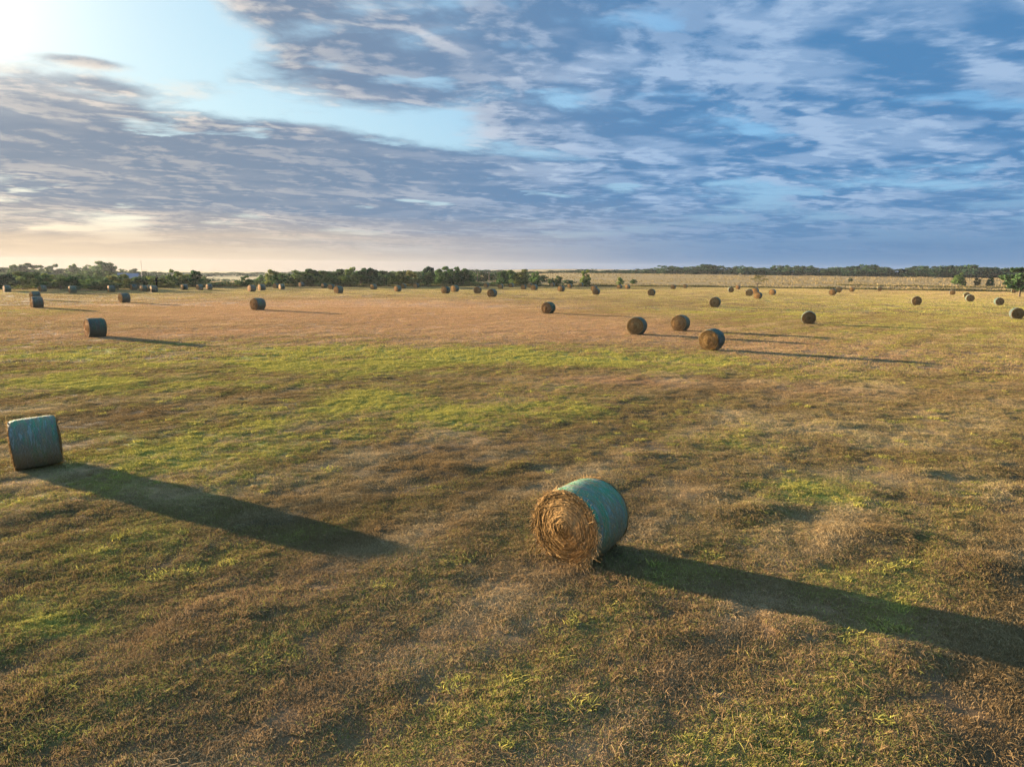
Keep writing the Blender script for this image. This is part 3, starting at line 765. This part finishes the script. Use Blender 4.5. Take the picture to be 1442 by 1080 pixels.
# ------------------------------------------------------------------ trees
def crown_arrays(seed, n, squat=1.0, open_=.5, leaf=.05):
    """unit crown: height 1 above its base, width about 1; leaf-clump quads"""
    r = np.random.default_rng(seed)
    nc = 22; th = r.uniform(0, 6.283, nc); hz = r.uniform(.06, .95, nc)
    wide = np.sqrt(np.clip(1 - ((hz - .42) / .60) ** 2, .04, 1)) * .40
    rr = wide * np.sqrt(r.uniform(.05, 1, nc))
    cc = np.stack([rr * np.cos(th), rr * np.sin(th), hz * .86 + .04], -1); cr = r.uniform(.09, .19, nc) * (1.15 - .5 * hz)
    which = r.integers(0, nc, n); dirs = r.normal(0, 1, (n, 3)); dirs /= np.linalg.norm(dirs, axis=1)[:, None]
    rad = cr[which] * r.uniform(.35, 1.0, n) ** open_
    P = cc[which] + dirs * rad[:, None] * np.array([1.1, 1.1, .8]); P[:, 2] = np.clip(P[:, 2], .01, 1.0)
    s = leaf * r.uniform(.55, 1.35, n)
    a = r.normal(0, 1, (n, 3)); a /= np.linalg.norm(a, axis=1)[:, None]
    b = np.cross(a, r.normal(0, 1, (n, 3))); b /= np.linalg.norm(b, axis=1)[:, None]
    a *= s[:, None]; b *= s[:, None] * .7
    V = np.stack([P - a, P - b * .9, P + a, P + b], 1).reshape(-1, 3)
    sh = np.clip(r.uniform(0, 1, nc)[which] * .5 + r.uniform(0, .5, n), 0, 1)
    return V, np.arange(4 * n).reshape(-1, 4), np.repeat(sh, 4)
def tube(V, F, p0, p1, r0, r1, n=6):
    p0, p1 = Vector(p0), Vector(p1); d = (p1 - p0).normalized(); u = d.orthogonal().normalized(); w = d.cross(u); k = len(V)
    for p, r_ in ((p0, r0), (p1, r1)):
        for i in range(n):
            a = 6.283 * i / n; V.append(tuple(p + u * math.cos(a) * r_ + w * math.sin(a) * r_))
    for i in range(n): F.append((k + i, k + (i + 1) % n, k + n + (i + 1) % n, k + n + i))
    F.append(tuple(range(k + n, k + 2 * n)))
def trunk_mesh(seed, ht):
    r = random.Random(seed); V, F = [], []
    p = (0, 0, -.03); q = (r.uniform(-.03, .03), r.uniform(-.03, .03), ht)
    tube(V, F, p, q, .042, .03); t = (q[0] + r.uniform(-.05, .05), q[1], ht + .3); tube(V, F, q, t, .03, .012)
    for i in range(5):
        a = 6.283 * i / 5 + r.uniform(-.4, .4); l = r.uniform(.2, .36)
        tube(V, F, (q[0], q[1], ht * r.uniform(.8, 1.1)), (q[0] + math.cos(a) * l, q[1] + math.sin(a) * l, ht + r.uniform(.12, .34)), .018, .006, 5)
    return mesh('trunk', V, F, smooth=True)
CROWNS = []
def build_crowns():
    for i, (n, op, lf) in enumerate(((2000, .5, .050), (2000, .4, .048), (1900, .6, .054), (2000, .5, .048), (620, .7, .036), (1900, .5, .052))):
        V, F, s = crown_arrays(100 + i, n, 1, op, lf)
        CROWNS.append(mesh('crown', V, F, {'shade': s}))
build_crowns()
TRUNKS = [trunk_mesh(1, .18), trunk_mesh(2, .30), trunk_mesh(3, .10)]
COL = {'dark': (.046, .085, .030), 'mid': (.080, .130, .034), 'light': (.150, .190, .050), 'olive': (.125, .145, .040), 'grey': (.070, .100, .052), 'blue': (.040, .078, .046), 'lime': (.17, .21, .04), 'rust': (.11, .095, .040)}
GT = 'trees and bushes along the far edge of the field'
rt = random.Random(3)
def tree(px, top, wpx, d, col, label, style=None, bush=False, clear=None, name=None, jit=.12, tall_from=None):
    p = at_d(px, d); z0 = float(relief(*p)); h = max(z_at(px, top, d) - z0, .6)
    wd = wpx / 1000 * d * .99
    root = empty(name or ('bush' if bush else 'tree'), (p[0], p[1], z0), rt.uniform(0, 6.28))
    st = rt.randrange(4) if style is None else style
    cl = (.02 if bush else .10) if clear is None else clear     # bare stem share
    cr = obj('crown', CROWNS[st], M_LEAF, root); cr.location = (0, 0, h * cl); cr.scale = (wd * 1.4, wd * 1.4, h * (1 - cl) * 1.12)
    k = [1 + rt.uniform(-jit, jit) for _ in range(3)]; c = COL[col]; cr.color = (c[0] * k[0], c[1] * k[1], c[2] * k[2], 1)
    tr = obj('trunk', TRUNKS[2 if bush else (1 if cl > .2 else 0)], M_BARK, root); tw = max(min(wd, h) * .9, .3); tr.scale = (tw, tw, h)
    return tag(root, label, 'bush' if bush else 'tree', GT)
TREES = [
 (4, 386, 26, 186, 'grey', 'grey-green rounded tree cut by the left edge', 0, 0),
 (30, 383.5, 24, 192, 'light', 'light yellow-green tree right of the grey-green one at the left edge', 1, 0),
 (52, 385, 24, 196, 'dark', 'dark tree standing behind the overlapping bale pair near the left edge', 2, 0),
 (69, 386, 20, 200, 'light', 'light green willowy tree right of the dark one behind the left bale pair', 3, 0),
 (84, 388.5, 16, 190, 'mid', 'mid green tree with upright stems, left of the dark shrub behind a squarish bale', 5, 0),
 (103, 391, 18, 186, 'dark', 'dark shrub directly behind a squarish far bale on the left', 0, 1),
 (124, 393, 24, 196, 'light', 'pale green scrubby bush in front of the white roofed house', 1, 1),
 (146, 395.5, 26, 184, 'dark', 'low dark domed bush left of the olive tree', 2, 1),
 (165, 387, 28, 190, 'olive', 'bright olive spreading tree in front of the long barn', 3, 0),
 (181, 394, 17, 195, 'light', 'pale bush between the olive tree and the dark round bush', 5, 1),
 (196, 391.5, 19, 188, 'grey', 'dark grey-green round bush left of the flying bird', 0, 1),
 (210, 389.5, 14, 196, 'lime', 'bright green bush just left of the flying bird', 1, 1),
 (232, 393, 20, 200, 'olive', 'olive bush just right of the flying bird', 2, 1),
 (246, 380.5, 15, 214, 'mid', 'left one of the twin slim trees right of the bird', 3, 0),
 (261, 382.5, 17, 214, 'olive', 'right one of the twin slim trees right of the bird', 5, 0),
 (277, 381.5, 18, 208, 'dark', 'dark round tree right of the twin slim trees', 0, 0),
 (306, 397.5, 20, 212, 'dark', 'low dark bush in the hedge before the pale green meadow', 1, 1),
 (326, 399, 22, 216, 'dark', 'lowest long hedge bush before the pale green meadow', 2, 1),
 (344, 389, 16, 212, 'dark', 'dark tree standing alone before the pale green meadow', 3, 0),
 (365, 386, 15, 300, 'mid', 'small hazy tree within the pale green meadow', 5, 0),
 (384, 380.5, 17, 216, 'light', 'light green tree left in the wood that ends the pale meadow', 0, 0),
 (393, 387, 18, 210, 'dark', 'dark tree at the front corner of the wood that ends the pale meadow', 1, 0),
 (405, 389, 15, 222, 'grey', 'small grey-green tree in a gap of the left centre wood', 2, 0),
 (420, 381.5, 24, 222, 'mid', 'broad mid green tree behind the tiny verge bale left of centre', 3, 0),
 (440, 379.5, 27, 224, 'dark', 'broad dark tree left of the one behind the far trio of bales', 0, 0),
 (458, 382, 22, 218, 'mid', 'green tree behind the leftmost bale of the far trio', 1, 0),
 (474, 380, 22, 226, 'dark', 'dark tree behind the foremost bale of the far trio', 2, 0),
 (493, 377.5, 23, 222, 'olive', 'olive tree left of the tallest tree by the pond', 3, 0),
 (507, 375.5, 22, 226, 'dark', 'tallest dark tree by the pond, left of centre', 5, 0),
 (521, 378, 18, 228, 'blue', 'bluish dark tree right of the tallest tree by the pond', 0, 0),
 (541, 382, 20, 258, 'dark', 'dark rounded tree behind the right end of the pond', 1, 0),
 (560, 383, 22, 226, 'mid', 'left half of the broad double tree left of centre', 2, 0),
 (579, 382, 25, 228, 'olive', 'right half of the broad double tree left of centre', 3, 0),
 (606, 376, 19, 268, 'blue', 'tall bluish tree behind the dark round tree left of centre', 0, 0),
 (603, 384, 20, 222, 'dark', 'dark round low-branched tree in front of a taller bluish one', 1, 0),
 (622, 376.5, 21, 236, 'mid', 'left tree of the tall dense clump of three at centre', 2, 0),
 (638, 377, 22, 238, 'dark', 'middle tree of the tall dense clump of three at centre', 3, 0),
 (653, 376.5, 23, 236, 'dark', 'right tree of the tall dense clump of three at centre', 5, 0),
 (708, 382, 15, 238, 'dark', 'dark slim tree left of the olive tree, right of the utility poles', 0, 0),
 (720, 381, 18, 242, 'mid', 'mid green tree between the dark slim tree and the olive one at centre', 1, 0),
 (734, 380, 19, 240, 'olive', 'broad olive tree right of centre with its crown down to the ground', 2, 0),
 (755, 383, 15, 246, 'mid', 'fresh green tree right of the broad olive tree', 3, 0),
 (777, 390.5, 8, 250, 'dark', 'narrow dark shrub left of a fresh green bush', 5, 1),
 (787, 389, 11, 250, 'mid', 'fresh green bush between the narrow dark shrub and the low thicket', 0, 1),
 (801, 394.5, 16, 252, 'dark', 'low dark thicket right of the fresh green bush', 1, 1),
 (825, 380.5, 13, 244, 'olive', 'slender yellow-green tree standing alone before the woods', 3, 0),
 (875, 389, 9, 246, 'light', 'small bushy light green tree on the pale verge', 5, 0),
 (892, 393.5, 9, 290, 'dark', 'tiny dark bush in the pasture right of the small bushy light tree', 1, 1),
 (1350, 385, 11, 340, 'mid', 'small fresh green tree in the right pasture before the woods', 2, 0),
 (1357, 393, 6, 338, 'dark', 'low dark bush at the foot of the small tree in the right pasture', 0, 1),
 (1377, 392, 6, 340, 'rust', 'small rusty brown bush in the right pasture', 1, 1),
 (1395, 391, 7, 340, 'dark', 'small dark bush between the rusty bush and the right edge tree', 2, 1),
 (1198, 391, 5, 380, 'dark', 'tiny dark bush in the pasture far right of the sparse tree', 3, 1),
 # hazy trees on the left ridge
 (19, 373, 12, 560, 'mid', 'hazy round crown leftmost on the ridge', 0, 0),
 (38, 371.5, 20, 560, 'grey', 'broad hazy crown second from the left on the ridge', 1, 0),
 (60, 374.5, 14, 580, 'mid', 'hazy double-topped tree on the ridge between two broad crowns', 2, 0),
 (75, 373, 15, 560, 'grey', 'hazy domed tree on the ridge, third broad crown from the left', 3, 0),
 (108, 370, 13, 580, 'mid', 'hazy tall knobbly tree at the left end of the ridge wood', 5, 0),
 (150, 369, 28, 570, 'mid', 'highest broad hazy tree at the right end of the ridge wood', 0, 0),
 (190, 379, 12, 520, 'grey', 'hazy round tree at the right end of the long barn', 1, 0),
]
for px, top, wpx, d, col, label, st, bush in TREES: tree(px, top, wpx, d, col, label, st, bool(bush))
tree(1068, 387.5, 19, 252, 'rust', 'sparse little tree with a bare stem above the heap of three bales', 4, False, .48)
tree(1439, 378.5, 30, 224, 'dark', 'leafy green tree with a dark stem at the right edge', 2, False, .22)

def wood(name, items, n, leaf, seed, col):
    """a far-off wood that reads as one mass"""
    r = np.random.default_rng(seed); VV, FF, SS = [], [], []; k = 0
    for px, top, wpx, d in items:
        p = at_d(px, d); z0 = float(relief(*p)); h = max(z_at(px, top, d) - z0, 1.2); wd = wpx / 1000 * d
        V, F, s = crown_arrays(int(r.integers(1e6)), n, 1, .5, leaf * 1.15)
        V = V * np.array([wd * 1.2, wd * 1.2, h * 1.08]) + np.array([p[0], p[1], z0 - .1])
        VV.append(V); FF.append(F + k); SS.append(np.clip(s * .7 + r.uniform(-.15, .4), 0, 1)); k += len(V)
    o = obj(name, mesh(name, np.concatenate(VV), np.concatenate(FF), {'shade': np.concatenate(SS)}), M_LEAF); o.color = (*col, 1)
    return tag(o, kind='stuff')
def profile(pts, step, jit, w0, w1, d0, d1, seed):
    r = random.Random(seed); X = [a for a, b in pts]; Y = [b for a, b in pts]; out = []; px = X[0]
    while px < X[-1]:
        out.append((px, float(np.interp(px, X, Y)) + r.uniform(-jit * .6, jit), r.uniform(w0, w1), r.uniform(d0, d1))); px += step * r.uniform(.6, 1.4)
    return out
RIGHT = [(660, 380), (700, 381), (740, 383), (780, 381.5), (820, 379.5), (860, 381), (905, 379), (930, 374.5), (960, 374), (1000, 373), (1025, 375), (1045, 373), (1066, 375.5), (1090, 374), (1120, 374), (1160, 376), (1185, 375), (1200, 373.5),
         (1215, 372.5), (1232, 374), (1250, 377), (1262, 380.5), (1275, 378), (1290, 372.5), (1310, 374.5), (1330, 374), (1380, 373.5), (1400, 377), (1445, 378.5), (1520, 376), (1640, 377)]
wood('far_woods', profile(RIGHT, 7, 2.2, 15, 26, 505, 560, 8) + profile([(a, b + 5) for a, b in RIGHT if a > 800], 9, 2, 12, 20, 496, 505, 9), 420, .06, 21, (.034, .068, .036))
LEFT = [(-150, 374), (-60, 375), (0, 377), (40, 379), (90, 379), (110, 374), (130, 372), (155, 372), (165, 376), (175, 381), (200, 382), (235, 383)]
wood('ridge_woods', profile(LEFT, 8, 2.5, 16, 26, 570, 640, 12) + profile([(a, b + 9) for a, b in LEFT], 9, 3, 14, 24, 300, 420, 14), 420, .06, 23, (.075, .105, .045))
MIDL = [(160, 383), (225, 383), (300, 384), (420, 383), (520, 381.5), (600, 381.5), (690, 382)]
wood('skyline_woods', profile(MIDL, 6, 1.2, 14, 26, 820, 1080, 16) + profile([(285, 392), (390, 391)], 9, 2, 8, 13, 420, 520, 17), 320, .06, 25, (.055, .085, .045))
BACK = [(-150, 385), (0, 385), (120, 387), (200, 388), (285, 387)]
BACK2 = [(376, 386), (400, 384), (480, 382), (600, 382), (664, 380)]
BACK3 = [(664, 383), (700, 384), (745, 385), (770, 389)]
wood('field_edge_woods', profile(BACK, 6, 2, 12, 20, 225, 290, 41) + profile(BACK2, 5, 2, 13, 22, 262, 330, 42) + profile(BACK3, 6, 2, 12, 18, 300, 340, 43), 420, .065, 44, (.060, .098, .036))

HEDGE = [(px, float(np.interp(px, [-150, 0, 300, 330, 400, 480, 560, 660, 760], [399, 398, 398, 399, 397, 396.5, 396, 396.5, 398]))) for px in range(-150, 765, 5)]
r_ = random.Random(33)
wood('hedge_undergrowth', [(px + r_.uniform(-3, 3), top + r_.uniform(-3, 3), r_.uniform(10, 18), float(np.interp(px, [a for a, b in BND_PX], BDI)) + r_.uniform(5, 16)) for px, top in HEDGE if not 505 < px < 595], 320, .07, 27, (.062, .088, .030))

# ------------------------------------------------------------------ pond, buildings, poles, fence, bird
def build_pond():
    a, b = at(500, 401.6), at(590, 401.2); c, d = at(572, 399.2), at(512, 399.4)
    m_, t, o = mat('pond_water'); P = t.node('ShaderNodeNewGeometry').outputs['Position']
    principled(t, o, (.10, .11, .10), .06, bump(t, t.noise(P, 1.2, 3), .08, .05), .5)
    pts = []
    Q = [a, b, c, d]
    for i in range(4):
        p, q = Q[i], Q[(i + 1) % 4]
        for f in np.linspace(0, 1, 8, endpoint=False): pts.append(p + (q - p) * f)
    cen = sum(Q) / 4
    V = [(*(cen + (p - cen) * (1 + .12 * math.sin(i * 2.1))), .06) for i, p in enumerate(pts)]
    V = [(x, y, float(relief(x, y)) + .06) for x, y, z in V]
    n = len(V); V += [(x, y, z - .5) for x, y, z in V]
    F = [tuple(range(n))] + [(i, (i + 1) % n + 0, (i + 1) % n + n, i + n) for i in range(n)]
    tag(obj('pond_water', mesh('pond_water', V, F), m_), kind='structure')
build_pond()
def box(V, F, x0, x1, y0, y1, z0, z1):
    k = len(V); V += [(x0, y0, z0), (x1, y0, z0), (x1, y1, z0), (x0, y1, z0), (x0, y0, z1), (x1, y0, z1), (x1, y1, z1), (x0, y1, z1)]
    F += [tuple(k + i for i in f) for f in ((0, 3, 2, 1), (4, 5, 6, 7), (0, 1, 5, 4), (1, 2, 6, 5), (2, 3, 7, 6), (3, 0, 4, 7))]
def house(name, px, d, w, dp, wall_h, roof_h, zoff, label, cat, roof_mat, wall_mat, rz=.2, nwin=2):
    p = at_d(px, d); root = empty(name, (p[0], p[1], float(relief(*p)) + zoff), rz)
    V, F = [], []
    box(V, F, -w / 2, w / 2, -dp / 2, dp / 2, -1.5, wall_h)
    k = len(V); V += [(-w / 2, -dp / 2, wall_h), (-w / 2, dp / 2, wall_h), (-w / 2, 0, wall_h + roof_h - .1), (w / 2, -dp / 2, wall_h), (w / 2, dp / 2, wall_h), (w / 2, 0, wall_h + roof_h - .1)]
    F += [(k, k + 2, k + 1), (k + 3, k + 4, k + 5)]
    obj('wall', mesh('wall', V, F), wall_mat, root)
    V, F = [], []; e = .4; t_ = .15
    for s in (-1, 1):
        k = len(V)
        for x in (-w / 2 - e, w / 2 + e):
            V += [(x, s * (dp / 2 + e), wall_h - .2), (x, 0, wall_h + roof_h), (x, 0, wall_h + roof_h + t_), (x, s * (dp / 2 + e), wall_h - .2 + t_)]
        F += [(k, k + 1, k + 5, k + 4), (k + 3, k + 2, k + 6, k + 7), (k, k + 3, k + 7, k + 4), (k, k + 1, k + 2, k + 3), (k + 4, k + 5, k + 6, k + 7)]
    obj('roof', mesh('roof', V, F), roof_mat, root)
    for i in range(nwin):
        V, F = [], []; xc = -w / 2 + w * (i + 1) / (nwin + 2); box(V, F, xc - .5, xc + .5, -dp / 2 - .04, -dp / 2 + .05, 1.0, 2.1); obj('window', mesh('window', V, F), M_DARKWIN, root)
    V, F = [], []; xc = w / 2 - w / (nwin + 2) * .7; box(V, F, xc - .55, xc + .55, -dp / 2 - .05, -dp / 2 + .05, 0, 2.1); obj('door', mesh('door', V, F), M_WOOD, root)
    return tag(root, label, cat)
house('farmhouse', 121, 325, 3.4, 3.4, 2.3, 1.0, .5, 'small white roofed farmhouse among the left trees', 'house', M_WHITE, plain('grey_wall', (.35, .35, .36), .7, .1), .3)
house('cottage', 146, 345, 6, 4, 2.3, 1.1, .6, 'low white walled cottage under the highest ridge trees', 'house', M_ROOF, M_WHITE, .5)
house('barn', 181, 370, 8.6, 6, 2.9, 1.9, .1, 'long barn with a blue-grey metal roof left of the mast', 'barn', M_ROOF, plain('barn_wall', (.22, .22, .25), .7, .15), .12, 3)
house('shed', 268, 330, 2.4, 2.4, 2.0, .5, 0, 'tiny white shed between the twin slim trees and the dark round tree', 'shed', M_ROOF, M_WHITE, .2, 1)
house('farmhouse', 1116, 503, 5, 4, 2.0, .8, 0, 'pale farmhouse showing at the foot of the right hand woods', 'house', M_ROOF, plain('cream_wall', (.22, .23, .22), .7, .1), 0)
def mast():
    d = 470; p = at_d(200, d); z0 = float(relief(*p)); h = z_at(200, 366.5, d) - z0
    root = empty('radio_mast', (p[0], p[1], z0))
    V, F = [], []
    for i in range(3):
        a = 2.094 * i; tube(V, F, (.35 * math.cos(a), .35 * math.sin(a), 0), (.08 * math.cos(a), .08 * math.sin(a), h), .05, .03, 5)
    for j in range(14):
        z = h * j / 14; r_ = .35 - .27 * j / 14; r2 = .35 - .27 * (j + 1) / 14
        for i in range(3):
            a, b = 2.094 * i, 2.094 * (i + 1); tube(V, F, (r_ * math.cos(a), r_ * math.sin(a), z), (r2 * math.cos(b), r2 * math.sin(b), z + h / 14), .025, .025, 4)
    obj('lattice', mesh('lattice', V, F), M_WIRE, root)
    V, F = [], []; tube(V, F, (0, 0, h), (0, 0, h + 1.6), .03, .015, 5); obj('antenna', mesh('antenna', V, F), M_WIRE, root)
    tag(root, 'thin lattice radio mast against the pale sky right of the barn', 'mast')
mast()
def pole(px, top, d, label):
    p = at_d(px, d); z0 = float(relief(*p)); h = z_at(px, top, d) - z0
    root = empty('utility_pole', (p[0], p[1], z0), .3)
    V, F = [], []; tube(V, F, (0, 0, -.2), (0, 0, h), .13, .09, 8); obj('post', mesh('post', V, F), M_WOOD, root)
    V, F = [], []; box(V, F, -.9, .9, -.16, -.05, h - .6, h - .48); ar = obj('crossarm', mesh('crossarm', V, F), M_WOOD, root)
    for x in (-.75, .75):
        V, F = [], []; tube(V, F, (x, -.1, h - .48), (x, -.1, h - .3), .05, .035, 6); obj('insulator', mesh('insulator', V, F), M_WHITE, ar)
    tag(root, label, 'utility pole', 'utility poles before the centre woods')
pole(672.5, 382, 300, 'left one of two thin utility poles right of the dense clump of three trees')
pole(688.7, 382.5, 305, 'right one of two thin utility poles right of the dense clump of three trees')
def fence():
    pxs = np.arange(760, 1640, 13); P = [at_d(px, float(np.interp(px, [a for a, b in BND_PX], BDI)) + 2.5) for px in pxs]
    root = empty('wire_fence', (P[0][0], P[0][1], 0))
    o0 = P[0]; pm = None
    for i, p in enumerate(P):
        z = float(relief(*p))
        if pm is None:
            V, F = [], []; tube(V, F, (0, 0, -.2), (0, 0, 1.15), .06, .05, 6); pm = mesh('post', V, F)
        q = obj('post', pm, M_WOOD, root); q.location = (p[0] - o0[0], p[1] - o0[1], z)
    for hgt in (.4, .75, 1.1):
        V, F = [], []
        for p, q in zip(P[:-1], P[1:]):
            tube(V, F, (p[0] - o0[0], p[1] - o0[1], float(relief(*p)) + hgt), (q[0] - o0[0], q[1] - o0[1], float(relief(*q)) + hgt), .008, .008, 4)
        obj('wire', mesh('wire', V, F), M_WIRE, root)
    tag(root, 'low post and wire fence along the dark verge before the right pasture', 'fence')
fence()
def bird():
    d = 29.0; v = ray(220.3, 396.0); k = d / math.hypot(v[0], v[1])
    loc = (v[0] * k, v[1] * k, CAM_H + v[2] * k)
    root = empty('bird', loc, math.atan2(v[0], v[1]) * -1)
    root.rotation_euler = (R(8), R(0), -math.atan2(v[0], v[1]))
    # body lies across the view, wings held nearly upright in a banking turn
    V, F = [], []; n = 8
    prof = [(-.125, .004), (-.11, .012), (-.085, .018), (-.05, .026), (0, .030), (.04, .024), (.06, .017), (.085, .019), (.10, .013), (.113, .004), (.128, .001)]
    for x, r_ in prof:
        for i in range(n): a = 6.283 * i / n; V.append((-x, math.cos(a) * r_, math.sin(a) * r_))
    for j in range(len(prof) - 1):
        for i in range(n): F.append((j * n + i, j * n + (i + 1) % n, (j + 1) * n + (i + 1) % n, (j + 1) * n + i))
    obj('body', mesh('body', V, F, smooth=True), M_BIRD, root)
    for s in (1, -1):
        V, F = [], []
        st = [(0, .030, -.030, .012), (.06, .034, -.030, .009), (.11, .026, -.034, .006), (.15, .004, -.036, .004), (.18, -.024, -.036, .002)]
        for h, f0, f1, th in st:
            y = .012 * math.sin(h * 14); fx = .06 * h * s
            V += [(-f0 + fx, y - th, s * (.012 + h)), (-f0 + fx, y + th, s * (.012 + h)), (-f1 + fx, y + th * .4, s * (.012 + h * .97)), (-f1 + fx, y - th * .4, s * (.012 + h * .97))]
        for j in range(len(st) - 1):
            for i in range(4): F.append((4 * j + i, 4 * j + (i + 1) % 4, 4 * j + 4 + (i + 1) % 4, 4 * j + 4 + i))
        F.append((16, 17, 18, 19)); obj('wing', mesh('wing', V, F, smooth=True), M_BIRD, root)
    V, F = [], []
    V += [(.10, -.006, .008), (.10, .006, .008), (.10, .006, -.008), (.10, -.006, -.008), (.165, -.002, .026), (.165, .002, .026), (.165, .002, -.026), (.165, -.002, -.026)]
    F += [(0, 1, 5, 4), (1, 2, 6, 5), (2, 3, 7, 6), (3, 0, 4, 7), (4, 5, 6, 7)]
    obj('tail', mesh('tail', V, F), M_BIRD, root)
    tag(root, 'small black bird banking in flight low over the far bales on the left', 'bird')
bird()

# ------------------------------------------------------------------ haze
def haze():
    V, F = [], []; box(V, F, -1460, 1460, -1460, 1460, -7.6, 15.5)
    m_ = bpy.data.materials.new('haze_air'); m_.use_nodes = True; t = NT(m_.node_tree); t.n.clear()
    o = t.node('ShaderNodeOutputMaterial'); pv = t.node('ShaderNodeVolumePrincipled')
    pv.inputs['Color'].default_value = (.88, .92, 1.0, 1); pv.inputs['Density'].default_value = .00006; pv.inputs['Anisotropy'].default_value = .20
    t.l.new(pv.outputs[0], o.inputs['Volume'])
    tag(obj('haze', mesh('haze', V, F), m_), kind='stuff')
haze()
